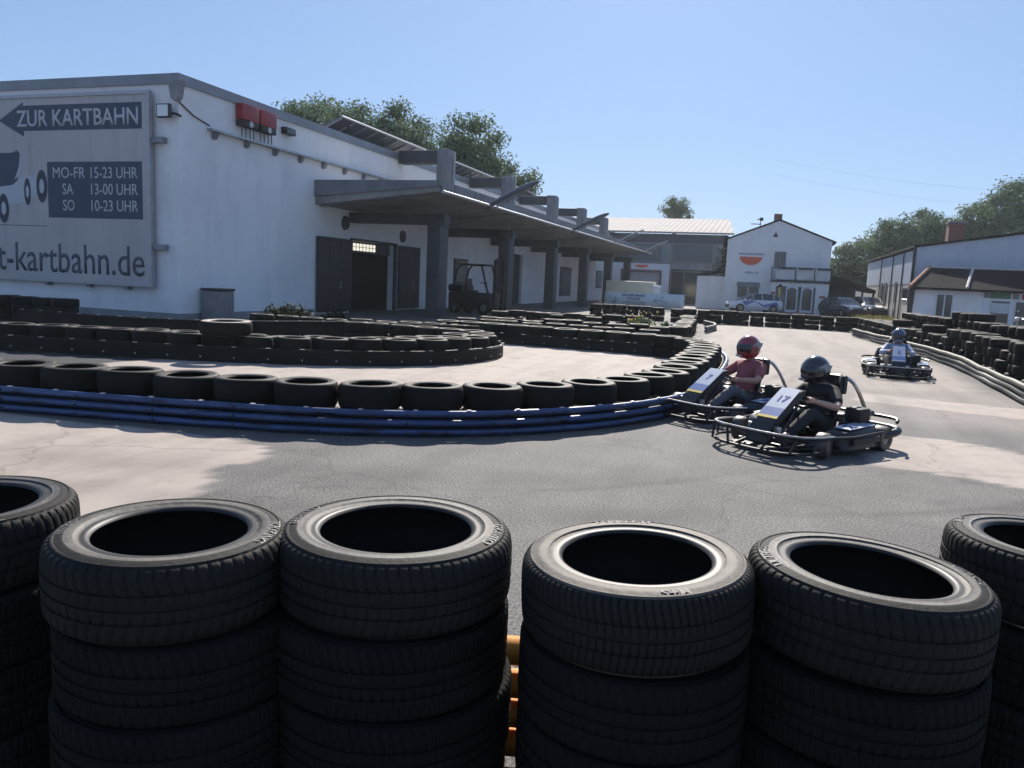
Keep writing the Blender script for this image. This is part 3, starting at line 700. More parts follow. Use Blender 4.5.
for yy in PY_:
    MB().box(-13.28, yy-.42, 0, -12.72, yy+.42, 4.12, bev=.02).build('pillar', M['pillar'], wh, True)
    MB().box(-16.89, yy-.30, 3.72, -12.6, yy+.30, 4.13).build('cross_beam', M['pillar'], wh, True)
for yy in (33.4, 42.2, 51.3, 59.6, 67.8):
    MB().box(-14.85, yy-.45, 5.09, -14.3, yy+.45, 7.32, bev=.02).build('roof_post', M['fascia'], wh, True)
    MB().box(-16.82, yy-.3, 6.72, -14.86, yy+.3, 7.28, bev=.02).build('roof_beam', M['pillar'], wh, True)
    MB().tube([(-14.22, yy+.1, 5.1), (-14.22, yy+.1, 7.2)], .05, 8).build('downpipe', M['steel'], wh, True)
# cable tray with brackets
b = MB().box(XF, 20.4, 5.80, XF+.22, 33.6, 5.86); b.build('cable_tray', M['steel'], wh, True)
for i in range(9): yy = 20.7+i*1.55; MB().prism([(XF+.001, 5.58), (XF+.05, 5.58), (XF+.2, 5.80), (XF+.001, 5.80)], 'Y', yy-.09, yy+.09).build('tray_bracket', M['trim'], wh, True)
for yy, z in ((28.62, 3.67), (33.85, 3.47)):
    MB().lathe([(0, .10), (.2, .1), (.27, .07), (.29, 0)], 20, (XF, yy, z), 'X').build('round_vent', M['dark_door'], wh, True)
# wall details that can be lifted off
t = thing('red_inverter', 'red inverter box, the left one of the pair high on the warehouse', 'inverter', (XF, 22.15, 6.2), 0, 'red inverter boxes')
def inv(t):
    MB().box(.02, -.43, .2, .30, .43, .70, bev=.03).build('cabinet', M['red'], t); MB().box(.02, -.41, 0.0, .29, .41, .195, bev=.02).build('lower_cover', M['blackm'], t)
    MB().lathe([(0, .03), (.1, .03), (.1, 0)], 14, (.291, .0, .10), 'X').build('dial', M['steel'], t)
    b = MB()
    for yy in (-.3, -.1, .12, .3): b.tube([(.16, yy, .03), (.16, yy+.02, -.25), (.14, yy, -.44)], .018, 6)
    b.build('cables', M['black'], t)
inv(t)
t = thing('red_inverter', 'red inverter box, the right one of the pair high on the warehouse', 'inverter', (XF, 23.12, 6.2), 0, 'red inverter boxes'); inv(t)
t = thing('wall_vent', 'small black box lamp on the white wall right of the red boxes', 'lamp', (XF, 24.5, 6.5)); 
MB().box(0, -.30, -.1, .22, .30, .14, bev=.03).build('housing', M['black'], t); MB().box(.221, -.22, -.05, .235, .22, .09).build('lens', M['glass_dark'], t)
t = thing('flood_light', 'black floodlight on the white corner below the siren box', 'lamp', (XF-.20, Y0, 5.86))
MB().box(-.34, -.30, .02, .14, -.19, .42, bev=.03).build('housing', M['black'], t); MB().box(-.29, -.312, .06, .09, -.301, .38).build('lens', M['lamp'], t); MB().tube([(-.05, -.2, .2), (.2, -.08, .16), (.3, 0, .1)], .035, 6).build('bracket', M['blackm'], t)
t = thing('security_camera', 'pale wedge camera housing hung at the roof corner of the warehouse', 'camera', (XF+.12, Y0, 6.42)); t.scale = (.8, .8, .8)
MB().prism([(-.34, .62), (-.24, .02), (-.06, -.10), (.08, .06), (.22, .62)], 'Y', -.30, -.03).build('housing', M['concrete'], t); MB().lathe([(0, .05), (.07, .05), (.08, 0)], 12, (-.06, -.3, .15), 'Y').build('lens', M['glass_dark'], t)
tag(MB().tube([(XF+.02, Y0-.05, 6.4), (XF+.03, Y0+.6, 6.1), (XF+.03, Y0+1.3, 5.95)], .02, 6).build('cable', M['black']), 'thin dark cable drooping along the upper warehouse wall', 'cable')
t = thing('litter_bin', 'grey open-topped litter bin against the warehouse corner', 'bin', (XF+.42, 20.35, 0)); t.scale = (1, .64, 1.06)
MB().box(-.30, -.62, 0, .30, .62, .88, bev=.04).build('body', M['bin'], t); MB().box(-.33, -.65, .88, .33, .65, .95, bev=.015).build('rim', M['black'], t); MB().box(.3005, -.03, .1, .315, .03, .86).build('seam', M['concrete'], t)
# canopy arms
ARM = [('nearest', 31.2, 4.66), ('second', 45.5, 4.7), ('third', 58.3, 4.7), ('farthest', 72.0, 4.7)]
for i, (nm, yy, z) in enumerate(ARM):
    t = thing('canopy_arm', 'slanting grey arm jutting from the canopy edge, %s of the four' % nm, 'arm', (-11.62, yy, z), 0, 'arms on the canopy edge')
    mm = M['pole_paint'] if i < 2 else M['steel']
    b = MB(); L_ = 2.35; dx, dz = cos(radians(26)), sin(radians(26)); pts = []
    for s_ in range(9): q = s_/8; pts.append((dx*L_*q, 0, dz*L_*q + .05*sin(pi*q)))
    b.tube(pts, [.06, .10, .12, .13, .13, .13, .125, .115, .06] if i < 2 else [.05]*9, 10); b.build('arm', mm, t)
    MB().tube([(.0, 0, -.12), (.25, 0, -.06), (L_*dx*.9, 0, L_*dz*.9-.16)], .025, 6).build('tie_rod', M['steel'], t)
    MB().box(-.06, -.1, -.12, .06, .1, .1).build('bracket', M['blackm'], t)
# solar racks
for i, (ya, yb) in enumerate(((29.2, 37.4), (41.0, 47.6), (50.5, 57))):
    t = thing('solar_rack', 'tilted solar panel rack on the warehouse roof, %s of three' % ('nearest', 'middle', 'farthest')[i], 'solar panels', (-18.2, ya, H-.3), 0, 'solar racks on the roof')
    l = yb-ya; b = MB(); b.prism([(-1.6, .2), (-1.58, .15), (.72, 1.17), (.70, 1.22)], 'Y', 0, l); b.build('panel', M['solar'], t)
    f = MB(); f.tube([(.74, 0, 1.2), (.74, l, 1.2)], .05, 6)
    for k in range(9): yy = .05+k*(l-.1)/8; f.tube([(-1.55, yy, .13), (.70, yy, 1.13)], .04, 6)
    f.build('rails', M['solarf'], t)
    for k in range(3):
        yy = l*(.12+.38*k); MB().tube([(.45, yy, 0), (.45, yy, 1.02)], .04, 6).build('leg', M['blackm'], t)
# ---- the big sign
SY = Y0-.22
t = thing('billboard', 'large grey kart track billboard with opening hours on the warehouse end wall', 'sign', (-21, SY, 0))
MB().box(-28.6, SY, 1.06, -17.98, SY+.08, 6.58).build('face', M['sign_bg'], t, True)
b = MB(); b.box(-28.7, SY-.04, 6.581, -17.88, SY+.1, 6.68); b.box(-28.7, SY-.04, .97, -17.88, SY+.1, 1.059); b.box(-17.979, SY-.04, 1.06, -17.88, SY+.1, 6.58); b.build('frame', M['sign_frame'], t, True)
for z in (2.1, 5.2): MB().box(-17.879, SY+.02, z, -17.45, SY+.2, z+.16).build('bracket', M['trim'], t, True)
for x in (-19, -20.5, -22.2): MB().box(x, SY+.02, .86, x+.14, SY+.2, .969).build('bracket', M['trim'], t, True)
y_ = SY-.004
b = MB(); b.prism([(-23.82, 5.93), (-22.78, 5.42), (-22.78, 5.60), (-18.18, 5.60), (-18.18, 6.36), (-22.78, 6.36), (-22.78, 6.47)], 'Y', y_, SY-.0005)
b.v = [(x, y, z) for x, y, z in b.v]; b.build('arrow', M['sign_blue'], t, True)
MB().box(-21.88, y_, 2.97, -18.2, SY-.0005, 4.66).build('hours_field', M['sign_blue'], t, True)
wall_text('ZUR KARTBAHN', -23.12+.05, 5.72, y_, 4.76, .50, M['sign_txt'], t, .012)
for txt, x, wd, z in (('MO-FR', -21.65, 1.28, 4.17), ('15-23 UHR', -20.15, 1.78, 4.17), ('SA', -21.28, .42, 3.68), ('13-00 UHR', -20.15, 1.78, 3.68), ('SO', -21.28, .46, 3.19), ('10-23 UHR', -20.15, 1.78, 3.19)):
    wall_text(txt, x, z, y_, wd, .33, M['sign_txt'], t, .0)
wall_text('t-kartbahn.de', -24.12, 1.27, SY-.001, 5.95, .90, M['sign_grey'], t, .004)
MB().box(-27, y_, 2.69, -21.95, SY-.0005, 2.71).build('rule', M['sign_blue'], t, True)
b = MB(); b.prism([(-25.6, 3.75), (-23.5, 3.8), (-23.15, 4.0), (-22.98, 4.9), (-23.1, 5.02), (-23.3, 4.95), (-25.6, 4.9)], 'Y', y_, SY-.0005); b.build('printed_kart_seat', M['sign_blue'], t, True)
M['printpale'] = mat('print_pale', (.46, .50, .55), .5)
b = MB(); b.prism([(-25.6, 3.25), (-23.7, 3.32), (-22.75, 3.42), (-22.35, 3.7), (-22.3, 4.05), (-22.5, 4.25), (-22.95, 4.2), (-23.35, 3.95), (-25.6, 3.72)], 'Y', y_-.003, y_); b.build('printed_kart_body', M['printpale'], t, True)
b = MB(); b.prism([(-23.25, 4.12), (-22.97, 4.3), (-22.9, 4.75), (-22.98, 4.9), (-23.05, 4.5)], 'Y', y_-.003, y_); b.build('printed_driver', M['printpale'], t, True)
for cx, cz, rx, rz_ in ((-22.12, 3.92, .22, .50), (-23.75, 3.22, .22, .46), (-22.72, 3.75, .14, .42)):
    for nm, f_, mm, d_ in (('printed_wheel', 1, 'printdark', .006), ('printed_rim', .45, 'printpale', .009)):
        b = MB(); b.prism([(cx+rx*f_*cos(2*pi*i/20), cz+rz_*f_*sin(2*pi*i/20)) for i in range(20)], 'Y', y_-d_, y_-d_+.0025); b.build(nm, M[mm], t, True)
t.location.x += .15
# ------------------------------------------------------------------ forklift
t = thing('forklift', 'dark forklift truck parked in shadow under the canopy', 'forklift', (-13.2, 34.4, 0), radians(80))
b = MB(); b.box(-.6, -.9, .25, .6, 1.25, 1.0, bev=.08); b.box(-.58, .55, 1.0, .58, 1.3, 1.35, bev=.1); b.build('body', M['fork'], t)
b = MB()
for sx in (-1, 1): b.tube([(sx*.52, 1.05, 1.2), (sx*.5, .85, 2.05), (sx*.48, .6, 2.28), (sx*.48, -.45, 2.28), (sx*.52, -.85, 1.0)], .05, 8)
for yy in (.55, .2, -.15, -.45): b.tube([(-.48, yy, 2.3), (.48, yy, 2.3)], .035, 6)
b.build('overhead_guard', M['blackm'], t)
b = MB()
for sx in (-.36, .36): b.box(sx-.06, -1.2, .08, sx+.06, -1.05, 2.55)
for z in (.4, 1.3, 2.5): b.box(-.30, -1.18, z, .30, -1.08, z+.1)
b.build('mast', M['blackm'], t)
for sx in (-.25, .25): MB().box(sx-.06, -2.2, .10, sx+.06, -1.21, .15).build('fork', M['blackm'], t)
for sx in (-.62, .62):
    for yy, r in ((-.75, .33), (.85, .27)):
        wq = MB().lathe([(r*.55, -.11), (r*.95, -.11), (r, -.06), (r, .06), (r*.95, .11), (r*.55, .11)], 22, (sx, yy, r), 'X', closed=True).build('wheel', M['tread'], t)
        MB().lathe([(0, .06), (r*.54, .06), (r*.54, -.06), (0, -.06)], 16, (sx, yy, r), 'X').build('rim', M['rimm'], wq)
MB().box(-.25, .1, 1.0, .25, .5, 1.12, bev=.04).box(-.25, .45, 1.12, .25, .55, 1.65, bev=.04).build('seat', M['black'], t)
MB().tube([(0, -.6, 1.0), (0, -.35, 1.45)], .03, 6).lathe([(.17, -.02), (.2, 0), (.17, .02)], 18, (0, -.33, 1.47), 'Z', closed=True).build('steering_wheel', M['black'], t)

# ------------------------------------------------------------------ far hall
HY = 82
t = thing('industrial_hall', 'grey hall with pale corrugated roof behind the end of the canopy', 'building', (-11, HY, 0)); hall = t
b = MB(); b.box(-24, HY, 0, -16.6, HY+14, 7); b.box(-16.6, HY, 3.95, -10.4, HY+.3, 7.0); b.box(-10.4, HY, 4.1, -4.9, HY+.3, 7.0); b.box(-5.3, HY, 0, -4.9, HY+14, 7.0); b.box(-16.6, HY+13.7, 0, -5.3, HY+14, 7); b.box(-16.59, HY+1.5, 0, -5.31, HY+1.6, 4.4)
b.build('wall', M['hall_grey'], t, True)
MB().add([(-24.5, HY-.5, 7.02), (-4.3, HY-.5, 7.02), (-5.3, HY+12, 9.35), (-24.5, HY+12, 9.35), (-24.5, HY-.5, 7.2), (-4.3, HY-.5, 7.2), (-5.3, HY+12, 9.55), (-24.5, HY+12, 9.55)], [(0,3,2,1),(4,5,6,7),(0,1,5,4),(1,2,6,5),(2,3,7,6),(3,0,4,7)]) if 0 else None
b = MB(); b.add([(-24.5, HY-.5, 7.02), (-4.3, HY-.5, 7.02), (-5.6, HY+12, 9.35), (-24.5, HY+12, 9.35), (-24.5, HY-.5, 7.2), (-4.3, HY-.5, 7.2), (-5.6, HY+12, 9.55), (-24.5, HY+12, 9.55)], [(0,3,2,1),(4,5,6,7),(0,1,5,4),(1,2,6,5),(2,3,7,6),(3,0,4,7)]); b.build('roof', M['roofpale'], t, True)
for nm, q in (('eave_band', (-16.6, HY-.03, 6.1, -5.3, HY-.002, 6.98)),): MB().box(*q).build(nm, mat('eave_dark', (.075, .08, .1), .7), t, True)
for q in ((-16.5, HY-.05, 4.25, -11.5, HY-.002, 5.95), (-10.2, HY-.05, 4.25, -6.3, HY-.002, 6.0)): MB().box(*q).build('window_band', mat('cladding_window', (.10, .12, .14), .35), t, True)
MB().box(-11.35, HY-.12, 3.96, -10.45, HY-.002, 6.09).build('column', M['hall_grey'], t, True)
b = MB(); b.box(-16.4, HY-.15, 3.3, -10.42, HY-.004, 3.94); b.box(-16.4, HY-.15, 0, -15.5, HY-.004, 3.3); b.box(-11.2, HY-.15, 0, -10.42, HY-.004, 3.3); b.build('portal_surround', M['hall_white'], t, True)
b = MB(); b.box(-15.49, HY-.1, 3.05, -11.21, HY, 3.29); b.box(-15.49, HY-.1, 0, -15.25, HY, 3.049); b.box(-11.45, HY-.1, 0, -11.21, HY, 3.049); b.build('door_frame', M['brown'], t, True)
MB().box(-15.24, HY+.1, 0, -11.46, HY+.2, 3.04).build('roller_door', corrugated('roller_door_slats', (.42, .42, .44), 4., 2, .5, 0., .01), t, True)
b = MB(); b.prism([(-13.9+1.4*(.5-.5*cos(pi*i/10))-.1, 3.78-.30*sin(pi*i/10)) for i in range(11)], 'Y', HY-.16, HY-.151); b.build('half_disc_emblem', M['orange'], t, True)
g_ = MB().box(-10.2, HY+.3, 0, -5.35, HY+.36, 4.05).build('glass_front', M['glass_dark'], t, True)
b = MB()
for x in (-10.35, -9.0, -7.7, -6.3, -5.5): b.box(x, HY+.2, 0, x+.1, HY+.29, 4.09)
b.box(-10.38, HY+.18, 3.2, -5.32, HY+.295, 3.3); b.build('mullions', M['hall_grey'], t, True)
MB().box(-10.39, HY-.05, 3.45, -6.2, HY+.1, 4.08).build('shutter_box', M['concrete'], t, True)
# cream box trailer and banner
t = thing('box_trailer', 'cream box trailer parked behind the white banner', 'trailer', (-10.4, 61, 0))
MB().box(-2.0, -1.1, .55, 1.55, 1.1, 1.95, bev=.04).build('box', M['cream'], t); MB().box(1.56, -.6, .5, 2.0, .6, 1.7, bev=.03).build('front_locker', M['hall_white'], t); MB().box(-1.9, -.9, .4, 1.9, .9, .54).build('chassis', M['blackm'], t)
for sy in (-1.0, 1.0):
    for x in (-.9, .2):
        wq = MB().lathe([(.16, -.1), (.3, -.1), (.32, 0), (.3, .1), (.16, .1)], 18, (x, sy, .32), 'Y', closed=True).build('wheel', M['tread'], t); MB().lathe([(0, .05), (.17, .05), (.17, -.05), (0, -.05)], 14, (x, sy, .32), 'Y').build('rim', M['rimm'], wq)
BYY = 54
t = thing('banner', 'white advertising banner with navy lettering standing behind the tyres', 'banner', (-8.5, BYY, 0))
b = MB(); n = 24; vsx = []
for i in range(n+1):
    x = -11.2+5.4*i/n; off = .03*sin(i*1.3)
    vsx += [(x, BYY+off, .05), (x, BYY+off, 1.17)]
b.add(vsx, [(2*i, 2*i+2, 2*i+3, 2*i+1) for i in range(n)], True); bo = b.build('sheet', mat('banner_cloth', (.62, .68, .70), .7, var=.06, scale=3), t, True)
so_ = bo.modifiers.new('s', 'SOLIDIFY'); so_.thickness = .01
for txt, x, z, wd, hh, m_ in (('DIE KARTBAHN', -9.98, .90, 1.55, .16, 'blueink'), ('IN FULDA', -9.62, .68, .9, .16, 'blueink')): wall_text(txt, x, z, BYY-.05, wd, hh, M[m_], t, .015)
b = MB(); r_ = random.Random(5)
for zz in (.5, .38, .27):
    x = -9.9
    while x < -8.4: q = r_.uniform(.04, .12); b.box(x, BYY-.045, zz, x+q, BYY-.04, zz+.06); x += q+.035
b.build('small_print', M['greyink'], t, True)
b = MB()
for cx in (-10.75, -7.3):
    for k in range(9):
        a, rr = r_.uniform(0, 6.3), r_.uniform(.08, .38); x, z = cx+rr*cos(a)*1.2, .6+rr*sin(a)
        b.tube([(x, BYY-.045, z), (x+r_.uniform(-.2, .2), BYY-.045, z+r_.uniform(-.15, .15)), (x+r_.uniform(-.3, .3), BYY-.045, z+r_.uniform(-.2, .2))], .02, 5)
b.build('kart_sketches', mat('teal_ink', (.13, .28, .33), .6), t, True)
for x in (-11.25, -8.5, -5.75): MB().tube([(x, BYY+.06, 0), (x, BYY+.06, 1.22)], .025, 6).build('post', M['steel'], t, True)

# ------------------------------------------------------------------ house
HYY = 67; x0, x1 = -4.0, 3.95; xr = -.1; ze, zr = 5.72, 7.28
t = thing('white_house', 'white two-storey gabled house with balcony and orange half-disc sign', 'house', (0, HYY, 0)); house = t
b = MB(); b.prism([(x0, 0), (x1, 0), (x1, ze), (xr, zr), (x0, ze)], 'Y', HYY, HYY+11); b.build('wall', M['white_wall2'], t, True)
rf = MB()
for xa, za, xb, zb in ((x0-.25, ze-.06, xr, zr+.05), (x1+.32, ze-.08, xr, zr+.05)): rf.prism([(xa, za), (xb, zb), (xb, zb+.09), (xa, za+.09)], 'Y', HYY-.10, HYY+11.2)
roof = rf.build('roof', M['roofdark'], t, True)
MB().box(-.58, 2.0, zr-.35, .06, 2.6, 8.0).build('chimney', M['brick'], roof)
b = MB(); b.prism([(-.52, 6.0), (-.12, 6.0), (-.32, 6.4)], 'Y', HYY-.03, HYY-.002); b.build('attic_vent', M['dark_door'], t, True)
def window(par, x0, z0, x1, z1, y, fm, pm, mull=1, fr=.07):
    f = MB(); f.box(x0, y-.06, z0, x1, y-.004, z0+fr); f.box(x0, y-.06, z1-fr, x1, y-.004, z1); f.box(x0, y-.06, z0+fr+.0005, x0+fr, y-.004, z1-fr-.0005); f.box(x1-fr, y-.06, z0+fr+.0005, x1, y-.004, z1-fr-.0005)
    for k in range(mull): xm = x0+(x1-x0)*(k+1)/(mull+1); f.box(xm-fr/2, y-.055, z0+fr+.0005, xm+fr/2, y-.004, z1-fr-.0005)
    fo = f.build('window', fm, par, True); l = par.location
    MB().box(x0+fr-l.x, y-.03-l.y, z0+fr-l.z, x1-fr-l.x, y-.012-l.y, z1-fr-l.z).build('pane', pm, fo); return fo
window(t, -.28, 3.5, .62, 4.85, HYY, M['concrete'], M['glass_dark'], 1)
window(t, -3.0, 1.0, -1.2, 2.3, HYY, M['hall_white'], M['glass_dark'], 1)
MB().box(-3.0, HYY-.14, 1.95, -1.2, HYY-.062, 2.32).build('blind', M['concrete'], t, True)
b = MB(); b.prism([(-2.95+1.75*(.5-.5*cos(pi*i/14)), 4.36-.66*sin(pi*i/14)) for i in range(15)], 'Y', HYY-.04, HYY-.003); b.build('half_disc_sign', M['orange'], t, True)
b = MB(); r_ = random.Random(2); x = -3.05
while x < -1.1: q = r_.uniform(.07, .16); b.box(x, HYY-.03, 4.52, x+q, HYY-.003, 4.66); x += q+.05
x = -2.45
while x < -1.4: q = r_.uniform(.05, .14); b.box(x, HYY-.03, 3.02, x+q, HYY-.003, 3.02+r_.uniform(.08, .2)); x += q+.06
b.build('faded_lettering', M['greyink'], t, True)
# porch and balcony
MB().box(-.4, HYY-1.4, 2.42, 4.0, HYY-.003, 2.6).build('balcony_floor', M['balc_dark'], t, True)
bal = MB(); 
for xa, xb in ((-.05, 1.35), (1.5, 2.75), (2.9, 3.98)): bal.box(xa, HYY-1.38, 2.66, xb, HYY-1.33, 3.42)
bal.box(-.38, HYY-1.3, 2.66, -.34, HYY-.1, 3.4); bal.build('balcony_panel', M['balc'], t, True)
b = MB()
for xa in (-.36, 1.42, 2.82, 4.0): b.box(xa-.04, HYY-1.42, 2.6, xa+.04, HYY-1.3, 3.62)
for xa, xb in ((.1, 1.36), (1.55, 2.7), (2.95, 3.95)): b.box(xa, HYY-1.46, 3.43, xb, HYY-1.28, 3.6)
b.build('balcony_rail', M['balc_dark'], t, True)
b = MB(); b.box(-.3, HYY-1.3, 0, .05, HYY-.002, 2.418); b.box(3.0, HYY-1.3, 0, 3.95, HYY-.002, 2.418); b.box(.051, HYY-1.3, 2.1, 2.999, HYY-1.18, 2.418); b.build('porch_wall', M['white_wall2'], t, True)
for xa, xb in ((.82, 1.72), (1.95, 2.85)):
    d = MB(); d.box(xa, HYY-1.28, .1, xa+.1, HYY-1.2, 2.05); d.box(xb-.1, HYY-1.28, .1, xb, HYY-1.2, 2.05); d.box(xa, HYY-1.275, .1, xb, HYY-1.205, .28)
    d.prism([(xa, 2.09), (xa, 1.78)] + [(xa+(xb-xa)*(i/10), 1.78+.24*sin(pi*i/10)) for i in range(1, 10)] + [(xb, 1.78), (xb, 2.09)], 'Y', HYY-1.27, HYY-1.21)
    do = d.build('door', M['hall_white'], t, True); MB().box(xa+.1, -1.25, .28, xb-.1, -1.23, 2.0).build('pane', M['glass_dark'], do)
b = MB(); b.box(.25, HYY-1.33, .3, .42, HYY-1.305, 2.0); b.build('yellow_poster', mat('poster_yellow', (.6, .48, .12), .6), t, True)
b = MB(); b.box(.25, HYY-1.332, .25, .5, HYY-1.303, .9) ; b.build('blue_poster', M['livery'], t, True)
MB().box(-.28, HYY-1.33, 1.45, .0, HYY-1.305, 1.65).box(3.3, HYY-1.33, 1.3, 3.75, HYY-1.305, 1.45).build('small_sign', M['red_sign'], t, True)
MB().sphere((.35, HYY-1.42, 2.15), .11, 10, 8).build('porch_lamp', M['balc_dark'], t, True)
# left annexe
b = MB(); b.box(-6.3, HYY+1, 0, -4.01, HYY+6, 2.7); a_ = b.build('annexe', M['white_wall2'], t, True)
MB().prism([(-6.5, 2.72), (-4.012, 3.2), (-4.012, 3.35), (-6.5, 2.87)], 'Y', HYY+.8, HYY+6.2).build('annexe_roof', M['roofdark'], t, True)
t = thing('tv_antenna', 'spiky television antenna on a mast above the white house roof', 'antenna', (-1.65, HYY+3, 6.6))
MB().tube([(0, 0, 0), (0, 0, 1.15)], .035, 6).build('mast', M['blackm'], t); b = MB(); b.tube([(-.75, 0, .62), (.1, 0, .62)], .035, 6); b.tube([(-.25, 0, .98), (.2, 0, 1.12)], .05, 6)
for k in range(6): b.tube([(-.7+k*.13, -.25, .62), (-.7+k*.13, .25, .62)], .015, 5)
b.box(-.05, -.12, .9, .22, .12, 1.15); b.build('aerial', M['blackm'], t)
# carport on the right of the house
t = thing('carport', 'dark brown carport with sloping roof right of the white house', 'carport', (5.6, HYY+2, 0))
MB().prism([(-1.7, 2.95), (-1.3, 3.1), (1.9, 2.1), (1.9, 1.85), (-1.7, 2.45)], 'Y', -1.5, 4).build('roof', M['roofdark'], t); MB().box(-1.4, -.9, 0, .5, 4, 2.4).build('wall', mat('brown_boards', (.07, .055, .05), .8, var=.2, scale=3), t)
for x in (.9, 1.7): MB().box(x, -1.3, 0, x+.14, -1.16, 2.1).build('post', M['roofdark'], t)
t = thing('garden_wall', 'pale low boundary wall beyond the carport', 'wall', (8, 82, 0))
MB().box(-3, 0, 0, 4, .3, 2.3).build('panel', M['balc'], t); MB().box(-3.1, -.05, 2.301, 4.1, .35, 2.4).build('coping', M['concrete'], t)

# ------------------------------------------------------------------ cars
def car(label, loc, rz, paint, kind='hatch', sc=1., livery=False):
    t = thing('parked_car', label, 'car', loc, rz); t.scale = (sc, sc, sc)
    L = 4.1; hw = .86
    # side outline stations along x (front at +x): (x, z_bottom, z_belt, z_roof, halfwidth)
    st = [(-2.05, .45, .72, .72, .70), (-2.0, .3, .88, .95, .80), (-1.75, .26, .93, 1.28, .85), (-1.3, .24, .94, 1.44, hw), (-.4, .22, .94, 1.49, hw), (.3, .22, .93, 1.44, hw), (.85, .22, .92, 1.08, hw), (1.15, .23, .90, .91, .85), (1.7, .26, .80, .81, .82), (1.98, .30, .66, .67, .72), (2.06, .42, .52, .53, .6)]
    vs = []; fs = []; k = 10
    for x, zb, zl, zr_, w_ in st:
        tw = w_*.70 if zr_ > zl+.05 else w_*.9
        half = [(w_*.88, zb), (w_, zb+.14), (w_*1.01, (zb+zl)/2), (w_*.97, zl), (tw, zr_-.03 if zr_ > zl+.05 else zr_)]
        vs += [(x, -a, z) for a, z in half] + [(x, a, z) for a, z in half[::-1]]
    for i in range(len(st)-1):
        for j in range(k): fs.append((i*k+j, i*k+(j+1) % k, (i+1)*k+(j+1) % k, (i+1)*k+j))
    fs += [tuple(range(k)), tuple(range((len(st)-1)*k, len(st)*k))]
    b = MB(); b.add(vs, fs, True); b.build('body', paint, t)
    g = MB()
    def strip(i0, i1, j):
        for i in range(i0, i1):
            q = [vs[i*k+j], vs[i*k+j+1], vs[(i+1)*k+j+1], vs[(i+1)*k+j]]
            c = sum((Vector(p) for p in q), Vector())/4; n = (Vector(q[1])-Vector(q[0])).cross(Vector(q[3])-Vector(q[0])).normalized()
            if n.dot(c-Vector((0, 0, .8))) < 0: n = -n
            g.add([Vector(p)*.94+c*.06+n*.012 for p in q], [(0, 1, 2, 3)])
    for j in (3, 5): strip(2, 6, j)
    strip(5, 7, 4); strip(1, 3, 4); g.build('window', M['glass_dark'], t)
    for sx in (-1.28, 1.28):
        for sy in (-.80, .80):
            wq = MB().lathe([(.19, -.1), (.30, -.1), (.32, -.06), (.32, .06), (.30, .1), (.19, .1)], 20, (sx, sy, .32), 'Y', closed=True).build('wheel', M['tread'], t)
            MB().lathe([(0, .07), (.2, .07), (.2, -.07), (0, -.07)], 14, (sx, sy, .32), 'Y').build('rim', M['rimm'], wq)
    for sy in (-1, 1):
        MB().sphere((1.9, sy*.56, .66), .14, 10, 8, (.9, 1.1, .6)).build('headlight', M['lamp'], t)
        MB().sphere((-1.98, sy*.62, .85), .12, 8, 6, (.6, .9, 1.2)).build('tail_light', M['red_sign'], t)
        MB().sphere((.62, sy*.98, .98), .11, 8, 6, (.7, .8, .7)).build('mirror', paint, t)
    MB().box(2.0, -.45, .36, 2.085, .45, .5).build('grille', M['black'], t)
    if livery:
        g = MB()
        for sy in (-1, 1):
            g.prism([(-1.7, .55), (-.6, .42), (.2, .82), (.9, .5), (1.2, .86), (.3, .9), (-.5, .62), (-1.5, .85)], 'Y', sy*.885-.006, sy*.885+.006)
        g.box(1.2, -.5, .905, 1.6, .3, .915); g.build('livery', M['livery'], t)
    return t
car('white and blue hatchback parked in front of the house window', (-1.5, 63.6, 0), radians(200), M['car_white'], livery=True)
car('dark car with pale bonnet glare beside the house porch', (4.9, 63.5, 0), radians(-62), M['car_dark'])
car('black car parked by the carport behind the tyre wall', (6.9, 66.0, 0), radians(-75), M['car_black'], sc=1.08)

# ------------------------------------------------------------------ right hall and shop
t = thing('clad_hall', 'big pale corrugated hall with low gable on the right', 'building', (8, 54, 0))
xg0, xg1 = 8.05, 32; zg = 4.78; zr_ = 6.7; xm = 20
MB().prism([(xg0, 0), (xg1, 0), (xg1, zg), (xm, zr_), (xg0, zg)], 'Y', 54, 54.25).build('gable_wall', M['rh_gable'], t, True)
b = MB(); b.box(xg0, 54.251, 0, xg0+.2, 80, 2.55); b.build('lower_wall', M['rh_low'], t, True)
b = MB(); b.box(xg0-.03, 54.251, 2.551, xg0+.2, 80, 4.6); b.box(xg0, 79.7, 0, xg1, 80, 4.6); b.build('upper_wall', M['rh_up'], t, True)
rf = MB()
for xa, xb in ((xg0-.2, xm), (xg1+.2, xm)): rf.prism([(xa, zg-.06), (xb, zr_+.02), (xb, zr_+.14), (xa, zg+.08)], 'Y', 53.9, 80.2)
rf.build('roof', M['roofdark'], t, True)
for yy in (58.5, 63.5, 70): MB().box(xg0-.09, yy-.12, 0, xg0-.031, yy+.12, 4.6).build('downpipe', M['dark_door'], t, True)
MB().tube([(xg0-.1, 53.95, .1), (xg0-.1, 53.95, 4.75)], .09, 8).build('corner_pipe', M['dark_door'], t, True)
for ya, yb in ((60.4, 61.4), (65.6, 67.2), (68, 69)): MB().box(xg0-.06, ya, .25, xg0-.002, yb, 2.7).build('door_strip', M['dark_door'], t, True)
f = MB().box(xg0-.05, 55.2, 1.4, xg0-.002, 57.6, 2.35).build('window', M['concrete'], t, True); MB().box(xg0-.062-8, 1.3, 1.5, xg0-.0505-8, 3.5, 2.25).build('pane', M['glass_dark'], f)
t = thing('brick_chimney', 'red brick chimney stack rising from the right hall roof', 'chimney', (10.75, 57.5, 4.9))
